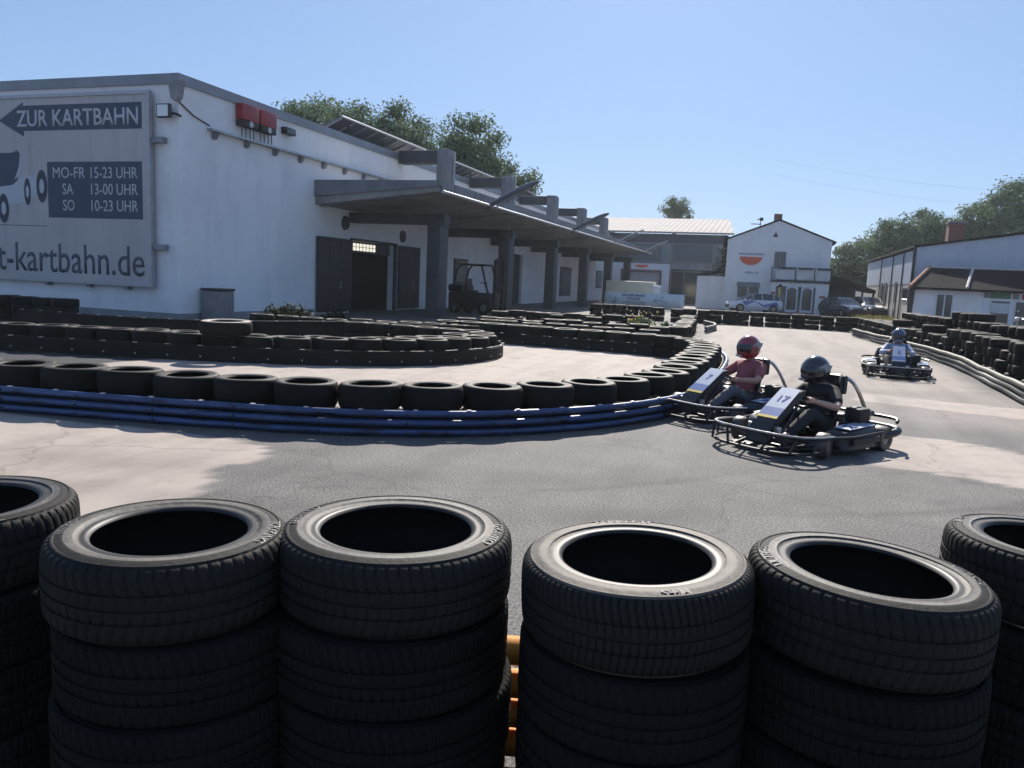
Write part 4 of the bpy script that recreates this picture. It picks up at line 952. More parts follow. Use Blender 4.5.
MB().box(-.52, -.45, -.1, .4, .45, 1.62).build('shaft', M['brick'], t); MB().box(-.57, -.5, 1.621, .45, .5, 1.72).build('cap', M['concrete'], t)
SYY = 50
t = thing('shop_annexe', 'low white shop with dark hipped roof before the right hall', 'shop', (7.6, SYY, 0))
k_ = 50/44
def gx(x): return x*k_
def gz(z): return 1.7+(z-1.7)*k_
b = MB(); b.box(7.6, SYY, 0, 27, SYY+.25, gz(2.3)); b.prism([(7.6, SYY+.251), (7.85, SYY+.251), (8.35, 53.9), (8.1, 53.9)], 'Z', 0, gz(2.3)); b.build('wall', M['white_wall2'], t, True)
ze_, zr2 = gz(2.22), gz(3.28)
b = MB(); b.add([(7.25, SYY-.45, ze_), (27, SYY-.45, ze_), (27, SYY+2.4, zr2), (8.62, SYY+2.4, zr2), (7.75, 53.85, ze_), (8.85, 53.85, zr2), (27, 53.85, zr2)], [(0, 1, 2, 3), (0, 3, 5, 4), (3, 2, 6, 5)])
b.add([(7.25, SYY-.45, ze_-.13), (27, SYY-.45, ze_-.13), (27, SYY-.45, ze_-.001), (7.25, SYY-.45, ze_-.001), (7.75, 53.85, ze_-.13), (7.75, 53.85, ze_-.001), (27, SYY-.02, ze_-.13), (7.6, SYY-.02, ze_-.13)], [(0, 1, 2, 3), (0, 3, 5, 4), (0, 7, 6, 1)])
rf = b.build('roof', M['roofdark'], t, True)
b = MB(); b.tube([(7.25-7.6, -.47, ze_+.03), (8.62-7.6, 2.4, zr2+.03)], .10, 7); b.build('hip_ridge', mat('terracotta', (.36, .16, .10), .8, var=.2, scale=6), rf)
b = MB(); b.tube([(gx(8.9)-7.6, -.44, ze_+.05), (gx(9.55)-7.6, 2.3, zr2)], .08, 7); b.tube([(8.62-7.6, 2.4, zr2+.03), (19.3, 2.4, zr2+.03)], .07, 7); b.build('ridge_tiles', mat('ridge_pale', (.5, .47, .45), .8, var=.2, scale=6), rf)
MB().tube([(7.5, SYY-.1, 0), (7.5, SYY-.1, ze_-.14)], .07, 8).build('downpipe', M['dark_door'], t, True)
window(t, gx(7.65), gz(.35), gx(8.45), gz(1.95), SYY, M['hall_white'], M['glass_dark'], 1)
window(t, gx(10.05), .1, gx(10.95), gz(1.75), SYY, M['hall_white'], M['glass_dark'], 0)
window(t, gx(11.1), .1, gx(13.4), gz(1.75), SYY, M['hall_white'], M['glass_dark'], 1)
MB().box(gx(9.72), SYY-.02, .5, gx(10.0), SYY-.003, gz(1.7)).build('notice_panel', M['hall_white'], t, True)
MB().box(gx(10.12), SYY-.09, gz(1.1), gx(10.88), SYY-.062, gz(1.6)).build('door_poster', M['balc'], t, True)
MB().box(gx(9.75), SYY-.05, gz(1.82), gx(9.98), SYY-.004, gz(2.08)).build('sign_tile', M['concrete'], t, True)
MB().box(gx(10.02), SYY-.05, gz(1.82), gx(10.9), SYY-.004, gz(2.08)).build('green_strip_sign', M['green_sign'], t, True)
MB().box(gx(11.0), SYY-.05, gz(1.82), gx(11.25), SYY-.004, gz(2.08)).build('sign_tile', M['concrete'], t, True)
MB().box(gx(11.4), SYY-.05, gz(1.80), gx(13), SYY-.004, gz(2.08)).build('red_strip_sign', M['red_sign'], t, True)
# motorbike at the frame edge
t = thing('motorbike', 'dark motorbike with gleaming headlamp by the shop window', 'motorbike', (11.15, 41.5, 0), radians(-70))
for y in (-.68, .68):
    wq = MB().lathe([(.22, -.05), (.29, -.05), (.31, 0), (.29, .05), (.22, .05)], 22, (0, y, .31), 'X', closed=True).build('wheel', M['tread'], t); MB().lathe([(0, .02), (.23, .02), (.23, -.02), (0, -.02)], 14, (0, y, .31), 'X').build('rim', M['rimm'], wq)
MB().box(-.14, -.3, .3, .14, .3, .62, bev=.06).build('engine', M['blackm'], t); MB().sphere((0, -.12, .84), .2, 12, 8, (.8, 1.4, .7)).build('fuel_tank', M['car_black'], t); MB().box(-.12, .1, .74, .12, .75, .84, bev=.04).build('seat', M['black'], t)
MB().tube([(0, -.68, .31), (0, -.5, .9)], .04, 8).tube([(-.36, -.34, 1.02), (0, -.46, .98), (.36, -.34, 1.02)], .018, 6).build('fork_and_handlebar', M['steel'], t)
MB().sphere((0, -.6, .9), .11, 12, 8).build('headlight', M['chrome'], t)
for s_ in (-1, 1): MB().tube([(s_*.3, -.38, 1.02), (s_*.34, -.34, 1.2)], .01, 5).sphere((s_*.34, -.34, 1.24), .07, 8, 6, (1, .4, .7)).build('mirror', M['black'], t)
# power lines
for i, (za, zb) in enumerate(((15.5, 13.0), (17.2, 14.6))):
    pts = [(-2+50*q, 100, za+(zb-za)*q-2.2*sin(pi*q)) for q in [k/14 for k in range(15)]]
    tag(MB().tube(pts, .007, 4).build('power_line', M['steel']), '%s faint overhead wire crossing the sky above the house' % ('lower', 'upper')[i], 'wire', 'overhead wires')
# ------------------------------------------------------------------ trees and plants
def leaves(b, c, rad, n, size, rng, tints, shell=.55):
    for _ in range(n):
        while True:
            d = Vector((rng.uniform(-1, 1), rng.uniform(-1, 1), rng.uniform(-1, 1)))
            if .05 < d.length < 1: break
        d.normalize(); r = rng.uniform(shell, 1.05)
        p = Vector(c) + Vector((d.x*rad[0], d.y*rad[1], d.z*rad[2]))*r
        nn = (d + Vector((rng.uniform(-1, 1), rng.uniform(-1, 1), rng.uniform(-.6, 1.2)))).normalized()
        u = nn.cross(Vector((rng.uniform(-1, 1), rng.uniform(-1, 1), rng.uniform(-1, 1)))).normalized(); v = nn.cross(u)
        s = size*rng.uniform(.6, 1.3)
        o = len(b.v)
        b.v += [tuple(p-u*s*.5), tuple(p+v*s*.28), tuple(p+u*s*.5), tuple(p-v*s*.28)]
        b.f.append((o, o+1, o+2, o+3)); b.mi.append(0); b.sm.append(False)
        tints.append(max(0, min(1, rng.gauss(.45, .22))))
def crown_obj(b, tints, m, parent):
    me = bpy.data.meshes.new('crown'); me.from_pydata(b.v, [], b.f); me.materials.append(m)
    a = me.attributes.new('tint', 'FLOAT', 'FACE'); a.data.foreach_set('value', tints)
    me.update(); return link('crown', me, parent)
def tree(label, loc, trunk_h, crown, m, n=7000, size=.38, seed=1, group=None, tr=.22, name='tree', clumps=46, cz=.42):
    """crown: half extents (x, y, z); crown centre at trunk_h + z*0.75"""
    rng = random.Random(seed); t = thing(name, label, 'tree', loc, 0, group)
    ccz = trunk_h + crown[2]*.8
    b = MB(); b.tube([(0, 0, -.1), (.05, .02, trunk_h*.5), (-.04, .05, trunk_h), (.1, 0, ccz), (0, .1, ccz+crown[2]*.55)], [tr*1.25, tr, tr*.85, tr*.45, tr*.12], 9)
    cl = []
    for i in range(clumps):
        while True:
            d = Vector((rng.uniform(-1, 1), rng.uniform(-1, 1), rng.uniform(-1, 1)))
            if .25 < d.length < 1: break
        p = Vector((d.x*crown[0], d.y*crown[1], ccz + d.z*crown[2]))*1.; cl.append(p)
        if i % 3 == 0: b.tube([(0, 0, trunk_h*.8+rng.uniform(0, crown[2]*.6)), tuple(Vector((0, 0, trunk_h)).lerp(p, .55)+Vector((0, 0, .2))), tuple(p)], [tr*.35, tr*.2, tr*.05], 5)
    b.build('trunk', M['bark'], t)
    c = MB(); tints = []; mean = (crown[0]+crown[1]+crown[2])/3
    for p in cl:
        k = rng.uniform(.6, 1.25)*mean*cz; t0 = len(tints)
        leaves(c, p, (k*1.15, k*1.15, k*.8), n//clumps, size, rng, tints, .25)
        sh = rng.uniform(-.16, .16)
        for i in range(t0, len(tints)): tints[i] = max(0, min(1, tints[i]+sh))
    crown_obj(c, tints, m, t); return t
tree('broad leafy tree behind the warehouse roof left of the solar rack', (-34.2, 56, 0), 10.2, (4.0, 3.2, 2.9), M['leaf'], 17000, .27, 1, 'trees behind the warehouse')
tree('leafy tree touching the wider one just left of the roof posts', (-29.2, 57, 0), 9.5, (2.9, 3.0, 2.9), M['leaf'], 15500, .27, 2, 'trees behind the warehouse')
tree('loose leafy tree behind the first roof post of the canopy', (-22.2, 56, 0), 8.0, (2.35, 2.6, 3.2), M['leaf'], 15500, .27, 3, 'trees behind the warehouse')
tree('small low crown trailing right behind the second roof post', (-18.9, 56.5, 0), 7.0, (1.6, 1.6, 1.7), M['leaf'], 5500, .25, 4, 'trees behind the warehouse', clumps=26)
tree('lone round tree far behind the pale corrugated roof', (-15.2, 121, 0), 10.6, (2.1, 2.0, 2.5), M['leaf2'], 5000, .30, 5, clumps=30)
RT = [('olive green tree at the left end of the treeline beside the house', (9.3, 100, 0), 3.0, (2.8, 2.4, 2.8), 'leaf2', 11), ('dense tree third in the treeline above the carport', (12.2, 98, 0), 3.5, (3.4, 3, 3.6), 'leaf', 12),
      ('tall middle tree of the treeline left of the brick chimney', (15.6, 97, 0), 4.2, (3.4, 3, 4.0), 'leaf', 13), ('tree right behind the brick chimney', (19.0, 96, 0), 4.4, (3.0, 3, 3.9), 'leaf2', 14),
      ('tallest tree of the treeline at the right above the hall roof', (22.8, 95, 0), 5.6, (3.6, 3.2, 4.4), 'leaf', 15), ('tree leaving the photo at the right end of the treeline', (26.8, 95, 0), 4.6, (3.2, 3, 4.2), 'leaf', 16),
      ('small dark tree in the gap beside the house carport', (7.6, 92, 0), 1.6, (1.6, 1.6, 1.9), 'leaf3', 17), ('low yellowish tree glimpsed over the carport roof', (6.9, 104, 0), 2.2, (2.0, 2, 2.1), 'leaf2', 18)]
for lb, lc, th, cr, lm, sd_ in RT: tree(lb, lc, th, cr, M[lm], 15000 if cr[0] > 2.4 else 5200, .33, sd_, 'treeline on the right')
tree('thin dark shrubby tree in the gap between grey hall and house', (-4.6, 80, 0), 2.6, (.7, .9, 2.2), M['leaf3'], 1500, .24, 21, clumps=22, name='tree', tr=.1)
def bush(name, label, cat, loc, r, n, m, size, seed, flat=.7):
    rng = random.Random(seed); t = thing(name, label, cat, loc); c = MB(); tints = []
    b = MB()
    for k in range(6): a = rng.uniform(0, 6.3); b.tube([(0, 0, 0), (cos(a)*r*.4, sin(a)*r*.4, r*.5), (cos(a)*r*.8, sin(a)*r*.8, r*.9*flat)], [.02, .014, .005], 5)
    b.build('stems', M['bark'], t)
    for k in range(14):
        a, q = rng.uniform(0, 6.3), rng.uniform(0, r*.75); leaves(c, (cos(a)*q, sin(a)*q, r*flat*rng.uniform(.3, .95)), (r*.38,)*3, n//14, size, rng, tints, .2)
    o = crown_obj(c, tints, m, t); o.name = 'foliage'; return t
bush('bush', 'low dark bush growing by the white wall right of the bin', 'bush', (-13.3, 19.6, 0), .85, 1500, M['leaf3'], .13, 31, .65)
bush('bush', 'low dark bush sprawling nearer the open door leaf', 'bush', (-12.6, 20.7, 0), .65, 900, M['leaf3'], .12, 33, .55)
w_ = bush('flowering_weed', 'flowering weed with yellow blooms on the tyres of the far island', 'plant', (-3.9, 24.9, .25), .42, 500, M['leaf2'], .09, 35, .8)
b = MB(); r_ = random.Random(8)
for k in range(34): b.sphere((r_.uniform(-.45, .45), r_.uniform(-.3, .3), r_.uniform(.15, .62)), r_.uniform(.02, .045), 6, 4)
b.build('blooms', M['flower'], w_)
bush('weed', 'small leafy weed among tyres right of the flowering one', 'plant', (-3.2, 25.3, .3), .26, 260, M['leaf2'], .07, 36, .9)
gr = MB(); tints = []; r_ = random.Random(9)
for k in range(2600):
    x, y = r_.uniform(5.4, 7.95), r_.uniform(56, 78); h_ = r_.uniform(.1, .4); a = r_.uniform(0, 6.3)
    o = len(gr.v); gr.v += [(x-.05*cos(a), y-.05*sin(a), 0), (x+.05*cos(a), y+.05*sin(a), 0), (x+r_.uniform(-.15, .15), y+r_.uniform(-.15, .15), h_)]; gr.f.append((o, o+1, o+2)); tints.append(r_.random())
me = bpy.data.meshes.new('grass'); me.from_pydata(gr.v, [], gr.f); me.materials.append(leafmat('dry_grass', (.10, .10, .03), (.30, .26, .10))); a_ = me.attributes.new('tint', 'FLOAT', 'FACE'); a_.data.foreach_set('value', tints)
tag(link('grass', me), 'dry yellowish grass strip along the foot of the right hall', 'grass', kind='stuff')

hz = bpy.data.materials.new('haze'); hz.use_nodes = True; hn = hz.node_tree.nodes; hn.remove(hn['Principled BSDF'])
pv = hn.new('ShaderNodeVolumePrincipled'); pv.inputs['Color'].default_value = (.86, .93, 1, 1); pv.inputs['Density'].default_value = .0004; pv.inputs['Anisotropy'].default_value = .3
hz.node_tree.links.new(pv.outputs[0], hn['Material Output'].inputs['Volume'])
tag(MB().box(-905, -905, -1.6, 905, 905, 19.5).build('haze', hz), 'thin bright summer haze softening the far trees and houses', 'haze', kind='stuff')

# ------------------------------------------------------------------ karts and drivers
def skin(name, verts, edges, radii, m, parent, sub=2, root=0):
    me = bpy.data.meshes.new(name); me.from_pydata([tuple(v) for v in verts], edges, [])
    o = bpy.data.objects.new(name, me); COL.objects.link(o)
    o.modifiers.new('skin', 'SKIN')
    d = me.skin_vertices[0].data
    for i, r in enumerate(radii):
        d[i].radius = (r, r) if not isinstance(r, tuple) else r; d[i].use_root = (i == root)
    s = o.modifiers.new('sub', 'SUBSURF'); s.levels = sub; s.render_levels = sub
    dg = bpy.context.evaluated_depsgraph_get(); dg.update()
    out = bpy.data.meshes.new_from_object(o.evaluated_get(dg)); bpy.data.objects.remove(o)
    out.materials.clear(); out.materials.append(m)
    for p in out.polygons: p.use_smooth = True
    return link(name, out, parent)
def kart(label, loc, rz, num, nose_col, flip=1):
    t = thing('kart', label, 'kart', loc, rz, 'karts on the track')
    fr = MB()
    for sx in (-1, 1): fr.tube([(sx*.30, -.72, .085), (sx*.30, -.30, .08), (sx*.36, .1, .08), (sx*.36, .78, .085)], .017, 8)
    for y in (-.62, -.1, .45, .78): fr.tube([(-.36, y, .08), (.36, y, .08)], .016, 8)
    fr.tube([(-.48, -.4, .13), (.48, -.4, .13)], .018, 8); fr.tube([(-.56, .62, .14), (.56, .62, .14)], .02, 8)
    fr.build('frame', M['kart_frame'], t)
    MB().box(-.34, -.80, .055, .34, .60, .064).build('floor_tray', M['blackm'], t)
    for sx in (-1, 1): MB().tube([(sx*.16, -.60, .10), (sx*.165, -.68, .22)], .012, 6).box(sx*.165-.04, -.70, .20, sx*.165+.04, -.675, .29, bev=.008).build('pedal', M['steel'], t)
    q = MB()
    for sx in (-1, 1): q.tube([(0, -.42, .12), (sx*.42, -.41, .14)], .010, 6); q.tube([(sx*.33, -.42, .10), (sx*.48, -.4, .13)], .022, 8)
    q.tube([(.20, .1, .10), (.25, -.2, .12), (.17, -.6, .12)], .009, 6); q.tube([(-.21, -.2, .22), (-.1, .05, .16), (.2, .25, .2), (.3, .33, .25)], .011, 6)
    q.build('steering_rods', M['kart_frame'], t)
    MB().box(-.50, .38, .10, -.30, .66, .34, bev=.04).tube([(-.4, .52, .33), (-.36, .62, .50), (-.22, .66, .56)], .05, 10).build('air_box', M['black'], t)
    fb = MB()
    up = [(-.60, -.34, .22), (-.61, -.66, .235), (-.52, -.86, .24), (-.28, -.95, .245), (.28, -.95, .245), (.52, -.86, .24), (.61, -.66, .235), (.60, -.34, .22)]
    lo = [(-.58, -.45, .09), (-.60, -.70, .085), (-.48, -.93, .08), (-.2, -1.02, .08), (.2, -1.02, .08), (.48, -.93, .08), (.60, -.70, .085), (.58, -.45, .09)]
    fb.tube(smooth_poly([Vector(p) for p in up], 1), .017, 8); fb.tube(smooth_poly([Vector(p) for p in lo], 1), .017, 8)
    for sx in (-1, 1): fb.tube([(sx*.60, -.34, .22), (sx*.675, -.1, .22), (sx*.70, .45, .24)], .016, 8)
    for p, q in ((up[2], lo[2]), (up[3], lo[3]), (up[4], lo[4]), (up[5], lo[5]), (up[1], lo[1]), (up[6], lo[6])): fb.tube([p, q], .014, 6)
    for sx in (-.15, .15): fb.tube([(sx, -.95, .24), (sx*1.6, -.68, .12)], .014, 6); fb.tube([(sx, -1.01, .08), (sx*1.8, -.66, .08)], .014, 6)
    fb.build('front_bumper', M['blackm'], t)
    MB().tube(smooth_poly([Vector(p) for p in [(-.60, -.34, .232), (-.62, -.66, .25), (-.52, -.875, .257), (-.28, -.965, .262), (.28, -.965, .262), (.52, -.875, .257), (.62, -.66, .25), (.6, -.34, .232)]], 1), .012, 6).build('bumper_strip', M['chrome'], t)
    for sx in (-1, 1):
        b = MB(); x0, x1 = sx*.40, sx*.66
        sec = lambda y, a, zt: [(x0, y, .09), (x0+(x1-x0)*(.8+.2*a), y, .08), (x0+(x1-x0)*a, y, .13), (x0+(x1-x0)*a, y, zt-.05), (x0+(x1-x0)*(a-.15), y, zt), (x0, y, zt)]
        st = [sec(-.21, .55, .20), sec(-.15, .85, .25), sec(.0, 1., .27), sec(.35, 1., .29), sec(.44, .9, .29), sec(.48, .7, .26)]
        vsx = [p for s_ in st for p in s_]; fs = []
        for i in range(len(st)-1):
            for j in range(6): fs.append((i*6+j, i*6+(j+1) % 6, (i+1)*6+(j+1) % 6, (i+1)*6+j))
        fs += [tuple(range(6)), tuple(range(len(st)*6-6, len(st)*6))]; b.add(vsx, fs, True); pod = b.build('side_pod', M['black'], t)
        MB().add
        q = MB(); q.add([(x0+sx*.02, -.06, .283), (x0+sx*.21, -.06, .282), (x0+sx*.215, .42, .303), (x0+sx*.02, .42, .303), (x0+sx*.02, -.06, .289), (x0+sx*.21, -.06, .288), (x0+sx*.215, .42, .309), (x0+sx*.02, .42, .309)], [(0,3,2,1),(4,5,6,7),(0,1,5,4),(1,2,6,5),(2,3,7,6),(3,0,4,7)]); q.build('top_panel', M['kwhite'], pod)
        q = MB(); q.box(x0+sx*.03, .05, .300, x0+sx*.19, .13, .304); q.build('panel_stripe', M['kblue'], pod)
        MB().box(x1+sx*.002, -.1, .13, x1+sx*.03, .42, .20, bev=.012).build('guard', M['blackm'], pod)
        for y, w_, r, nm in ((-.40, .13, .135, 'front'), (.62, .20, .14, 'rear')):
            cx = sx*(.52 if nm == 'front' else .56)
            a = .3*flip if nm == 'front' else 0
            wo = MB().lathe([(.07, -w_/2), (r*.9, -w_/2), (r, -w_*.32), (r, w_*.32), (r*.9, w_/2), (.07, w_/2)], 24, (0, 0, 0), 'X', closed=True).build('wheel', M['wtyre'], t)
            wo.location = (cx, y, r); wo.rotation_euler = (0, 0, a)
            MB().lathe([(0, w_*.3), (.075, w_*.45), (.075, -w_*.45), (0, -w_*.3)], 16, (0, 0, 0), 'X').build('rim', M['rimm'], wo)
    rb = MB(); pth = [(-.60, .50, .17), (-.68, .78, .20), (-.60, .96, .21), (-.35, 1.0, .21), (.35, 1.0, .21), (.60, .96, .21), (.68, .78, .20), (.60, .50, .17)]
    rb.tube(smooth_poly([Vector(p) for p in pth], 2), .045, 10); rb.tube(smooth_poly([Vector((x, y-.02, z+.12)) for x, y, z in pth[1:-1]], 2), .02, 8)
    rb.build('rear_bumper', M['black'], t)
    # seat shell
    b = MB(); N_ = 9; rows = [(-.02, .13, .13), (.12, .10, .2), (.30, .11, .22), (.42, .22, .22), (.48, .40, .21), (.54, .60, .19), (.57, .70, .15)]
    vsx = []; fs = []
    for y, z, w_ in rows:
        for j in range(N_): q = -1+2*j/(N_-1); vsx.append((w_*q, y - .10*abs(q)**2.2, z + .10*abs(q)**2.5))
    for i in range(len(rows)-1):
        for j in range(N_-1): fs.append((i*N_+j, i*N_+j+1, (i+1)*N_+j+1, (i+1)*N_+j))
    b.add(vsx, fs, True); se = b.build('seat', M['black'], t); so_ = se.modifiers.new('s', 'SOLIDIFY'); so_.thickness = .02
    # steering
    sw = MB(); c = Vector((0, -.14, .53)); ax = Vector((0, .62, .78)).normalized(); u = Vector((1, 0, 0)); v = ax.cross(u)
    sw.tube([c + (u*cos(2*pi*i/24)+v*sin(2*pi*i/24))*.15 for i in range(24)], .014, 8, closed=True)
    for a in (0, 2.1, 4.2): sw.tube([c, c+(u*cos(a+.5)+v*sin(a+.5))*.15], .012, 6)
    sw.build('steering_wheel', M['black'], t)
    cn_ = MB()
    cn_.tube([tuple(c), (0, -.40, .26), (0, -.55, .12)], .014, 8)
    for sx in (-1, 1): cn_.tube([(sx*.06, -.22, .45), (sx*.15, -.46, .22), (sx*.22, -.62, .10)], .013, 6); cn_.tube([(sx*.12, -.30, .50), (sx*.14, -.50, .30), (sx*.16, -.72, .14)], .013, 6)
    cn_.build('steering_column', M['kart_frame'], t)
    # front panel, tall and slanted
    def pan(y0, z0, y1, z1, w0, w1, off=0.): 
        n = Vector((0, -(z1-z0), (y1-y0))).normalized()*1.; n = Vector((0, -abs(z1-z0), abs(y1-y0))).normalized()
        f = [(-w0, y0, z0), (w0, y0, z0), (w1, y1, z1), (-w1, y1, z1)]
        o = [Vector(p)+n*off for p in f]; p2 = [q+n*.006 for q in o]
        b = MB(); b.add(o+p2, [(0,3,2,1),(4,5,6,7),(0,1,5,4),(1,2,6,5),(2,3,7,6),(3,0,4,7)]); return b
    b = MB(); b.prism([(-.83, .12), (-.78, .11), (-.65, .285), (-.20, .60), (-.18, .64), (-.25, .646), (-.70, .336), (-.79, .24)], 'X', -.13, .13); fp = b.build('front_panel', M['black'], t)
    def band(t0, t1, m_, nm):
        y0_, z0_, y1_, z1_ = -.699+.446*t0, .338+.308*t0, -.699+.446*t1, .338+.308*t1
        pan(y0_, z0_, y1_, z1_, .128-.012*t0, .128-.012*t1, .004).build(nm, m_, fp)
    band(.38, 1., M['kwhite'], 'upper_face'); band(.14, .378, M['kblue'], 'blue_band'); band(.07, .138, M['kyel'] if nose_col == 'y' else M['kwhite'], 'nose_band')
    me = text_mesh(num, .145, .001, .0, 'CENTER'); p0 = Vector((0, -.425, .527)); up_ = Vector((0, .446, .308)).normalized(); nn = Vector((0, -.308, .446)).normalized()
    for v_ in me.vertices: v_.co = p0 + Vector((v_.co.x, 0, 0)) + up_*(v_.co.y-.02) + nn*(.013+v_.co.z)
    me.materials.clear(); me.materials.append(M['kblue']); link('race_number', me, fp)
    # engine, tank, hoop
    e = MB(); e.box(.26, .28, .10, .52, .62, .30, bev=.03); e.box(.29, .34, .29, .48, .56, .46, bev=.03)
    e.build('engine', M['blackm'], t)
    e = MB()
    for k in range(6): e.box(.285, .335, .31+k*.022, .485, .565, .318+k*.022)
    e.tube([(.38, .5, .40), (.40, .72, .38), (.2, .80, .30), (-.1, .84, .26)], .035, 8); e.build('exhaust', M['kart_frame'], t)
    MB().box(-.30, -.40, .09, -.12, -.18, .26, bev=.04).build('fuel_tank', M['concrete'], t)
    h = MB(); h.tube(smooth_poly([Vector(p) for p in [(-.24, .96, .26), (-.22, .80, .52), (-.19, .66, .70), (-.10, .62, .76), (.10, .62, .76), (.19, .66, .70), (.22, .80, .52), (.24, .96, .26)]], 2), .021, 8); h.build('roll_hoop', M['chrome'], t)
    MB().box(-.14, .55, .56, .14, .63, .78, bev=.03).build('headrest', M['black'], t)
    return t
def driver(label, loc, rz, shirt, trousers, skinm, helm, sleeve, head_yaw, visor_open, tall=1., lean=0., gm='helm_gr'):
    t = thing('person', label, 'person', loc, rz)
    k = tall
    pel, ch, nk, hd = Vector((0, .28, .22)), Vector((lean*.4, .42, .45*k)), Vector((lean*.7, .45, .63*k)), Vector((lean, .40, .75*k))
    V = [pel, pel.lerp(ch, .5), ch, Vector((lean*.6, .455, .56*k)), nk, hd]; E = [(i, i+1) for i in range(5)]; R = [.13, .125, .14, .12, .055, .085]
    J = {}
    for s in (-1, 1):
        i0 = len(V); sh = Vector((lean*.6+s*.19, .43, .555*k)); el = Vector((s*.31, .17, .43*k)); wr = Vector((s*.175, -.06, .525)); ha = Vector((s*.15, -.12, .535))
        V += [sh, sh.lerp(el, .5), el, el.lerp(wr, .5), wr, ha]; R += [.062, .052, .043, .04, .029, .036]
        E += [(3, i0)] + [(i0+j, i0+j+1) for j in range(5)]
        J[s] = (sh, el, wr, ha)
        # fingers closed round the wheel rim, thumb on the other side
        for fi in range(4):
            i1 = len(V); base = ha + Vector((s*.004, -.018+fi*.0, .024-fi*.016)); ln = (.9, 1., .95, .75)[fi]
            V += [base+Vector((0, -.022*ln, .008)), base+Vector((-s*.020*ln, -.036*ln, .004)), base+Vector((-s*.034*ln, -.022*ln, -.004))]; R += [.0105, .0095, .008]
            E += [(i0+5, i1), (i1, i1+1), (i1+1, i1+2)]
        i1 = len(V); V += [ha+Vector((-s*.012, .020, .026)), ha+Vector((-s*.030, .006, .036))]; R += [.012, .010]; E += [(i0+5, i1), (i1, i1+1)]
    for s in (-1, 1):
        i0 = len(V); hp = pel+Vector((s*.10, -.02, -.01)); kn = Vector((s*.21, -.18, .40)); an = Vector((s*.17, -.56, .17)); to = Vector((s*.16, -.70, .20))
        V += [hp, hp.lerp(kn, .5), kn, kn.lerp(an, .45), an, to]; R += [.095, .085, .062, .055, .04, .035]; E += [(0, i0)] + [(i0+j, i0+j+1) for j in range(5)]
        J['l%d' % s] = (hp, kn, an, to)
    skin('body', V, E, R, skinm, t)
    # clothes follow the same joints, a little larger
    V = [pel+Vector((0, .01, .02)), pel.lerp(ch, .5), ch, Vector((lean*.6, .455, .565*k)), nk-Vector((0, 0, .01))]; E = [(0, 1), (1, 2), (2, 3), (3, 4)]; R = [.148, .150, .168, .15, .08]
    for s in (-1, 1):
        sh, el, wr, ha = J[s]; i0 = len(V); V += [sh, sh.lerp(el, .5), sh.lerp(el, .85) if sleeve == 'short' else el]; R += [.078, .07, .066]
        E += [(3, i0), (i0, i0+1), (i0+1, i0+2)]
        if sleeve == 'long': V += [el.lerp(wr, .5), el.lerp(wr, .95)]; R += [.055, .042]; E += [(i0+2, i0+3), (i0+3, i0+4)]
    skin('shirt' if sleeve == 'short' else 'jacket', V, E, R, shirt, t)
    V = [pel+Vector((0, 0, .0))]; E = []; R = [.150]
    for s in (-1, 1):
        hp, kn, an, to = J['l%d' % s]; i0 = len(V); V += [hp, hp.lerp(kn, .5), kn, kn.lerp(an, .45), an-(an-kn)*.04]; R += [.108, .098, .080, .070, .058]; E += [(0, i0)] + [(i0+j, i0+j+1) for j in range(4)]
    skin('trousers', V, E, R, trousers, t)
    for s in (-1, 1):
        hp, kn, an, to = J['l%d' % s]; skin('shoe', [an+Vector((0, .05, -.03)), an+Vector((0, -.04, -.01)), to+Vector((0, -.03, .02))], [(0, 1), (1, 2)], [.042, .048, .04], M['shoe'], t)
    # head details and helmet, built facing -Y round the head centre, then turned
    hm = MB(); seg, st = 28, 18; vsx = []; fs = []
    for i in range(st+1):
        th = pi*i/st
        for j in range(seg):
            ph = 2*pi*j/seg; x, y, z = sin(th)*sin(ph), -sin(th)*cos(ph), cos(th)
            r = Vector((x*.128, y*.152 - (.022 if z < -.1 and y < 0 else 0)*min(1, -z*1.6), z*.138))
            if z < -.72: r.z = -.138*.76
            fm = abs(ph if ph < pi else ph-2*pi)
            if -.34 < z < .34 and fm < 1.12 and i not in (): r = r*.90     # eye port is set back
            vsx.append(tuple(r))
    for i in range(st):
        for j in range(seg): fs.append((i*seg+j, i*seg+(j+1) % seg, (i+1)*seg+(j+1) % seg, (i+1)*seg+j))
    hm.add(vsx, fs, True); ho = hm.build('helmet', helm, t)
    ho.location = hd + Vector((0, -.005, .02)); ho.scale = (1.12, 1.12, 1.24); ho.rotation_euler = (radians(4), 0, head_yaw)
    v = MB(); vsx = []; fs = []; n = 14; lift = .10 if visor_open else 0.
    for i in range(n+1):
        a = -1.15+2.3*i/n
        for z in (-.052, .0, .05):
            zz = z*(1 if not visor_open else .55)+lift; q = math.sqrt(max(.05, 1-(zz/.140)**2))
            vsx.append((sin(a)*.128*q*1.03, -cos(a)*.152*q*1.03, zz))
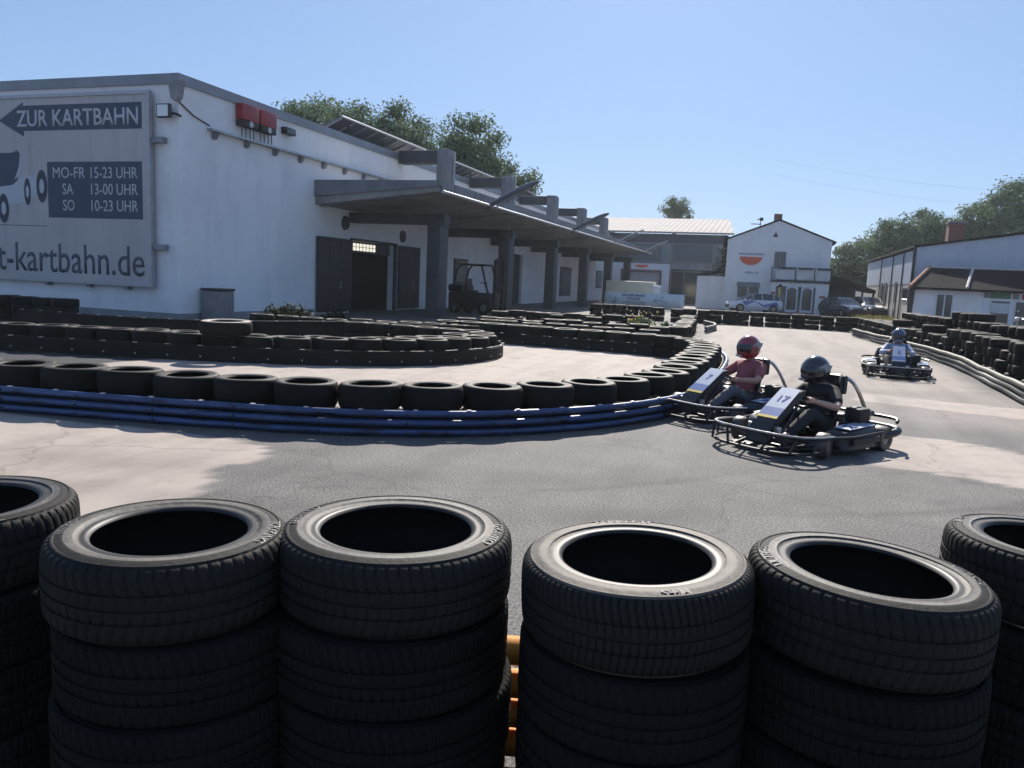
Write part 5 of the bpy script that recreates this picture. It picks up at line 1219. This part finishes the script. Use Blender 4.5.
    for i in range(n):
        for j in range(2): fs.append((i*3+j, (i+1)*3+j, (i+1)*3+j+1, i*3+j+1))
    v.add(vsx, fs, True); vo = v.build('visor', M['visor'], ho); so_ = vo.modifiers.new('s', 'SOLIDIFY'); so_.thickness = .004
    # face in the eye port
    f = MB(); f.sphere((0, -.045, -.005), .088, 18, 12, (.95, 1.0, 1.05)); f.sphere((0, -.136, -.018), .016, 8, 6, (.8, 1.2, 1.5)); fo = f.build('face', skinm, ho)
    e = MB()
    for s in (-1, 1): e.sphere((s*.032, -.128, .012), .0125, 8, 6)
    e.build('eyes', M['eye_w'], ho)
    e = MB()
    for s in (-1, 1): e.tube([(s*.014, -.137, .034), (s*.034, -.134, .040), (s*.052, -.12, .034)], .006, 5)
    e.tube([(-.022, -.134, -.052), (0, -.139, -.054), (.022, -.134, -.052)], .005, 5)
    e.build('eyebrows', M['hair'], ho)
    for s in (-1, 1):
        g = MB(); g.prism([(.02, -.02), (.09, .01), (.11, .05), (.03, .07), (-.04, .04)], 'X', s*.1215, s*.1235); g.build('side_graphic', M[gm], ho)
    MB().box(-.05, -.158, -.088, .05, -.150, -.066).build('chin_vent', M[gm], ho)
    return t
K1 = ((.41, 9.20, 0), radians(-35)); K2 = ((-.47, 10.74, 0), radians(-38)); K3 = ((2.62, 18.55, 0), radians(-5))
kart('rental kart number 17 with white front panel, leading nearest the camera', *K1, '17', 'y')
kart('rental kart number 7 close behind, beside the blue pipe barrier', *K2, '7', 'y')
kart('distant rental kart with white nose approaching by the right tyre wall', *K3, '5', 'b')
driver('driver in black T-shirt and black helmet steering the nearest kart, looking aside', *K1, M['shirt_black'], M['trousers_dark'], M['skin'], M['helm_blk'], 'short', radians(-26), False, 1.06, -.14)
driver('driver in faded red T-shirt, grey trousers and red helmet steering the second kart', *K2, M['shirt_red'], M['jeans'], M['skin_red'], M['helm_red'], 'short', radians(-8), False, 1.2, -.06)
driver('distant driver in blue and white jacket with round dark blue helmet', *K3, M['jacket_blue'], M['trousers_dark'], M['skin'], M['helm_nvy'], 'long', radians(0), False, 1.10, .0)
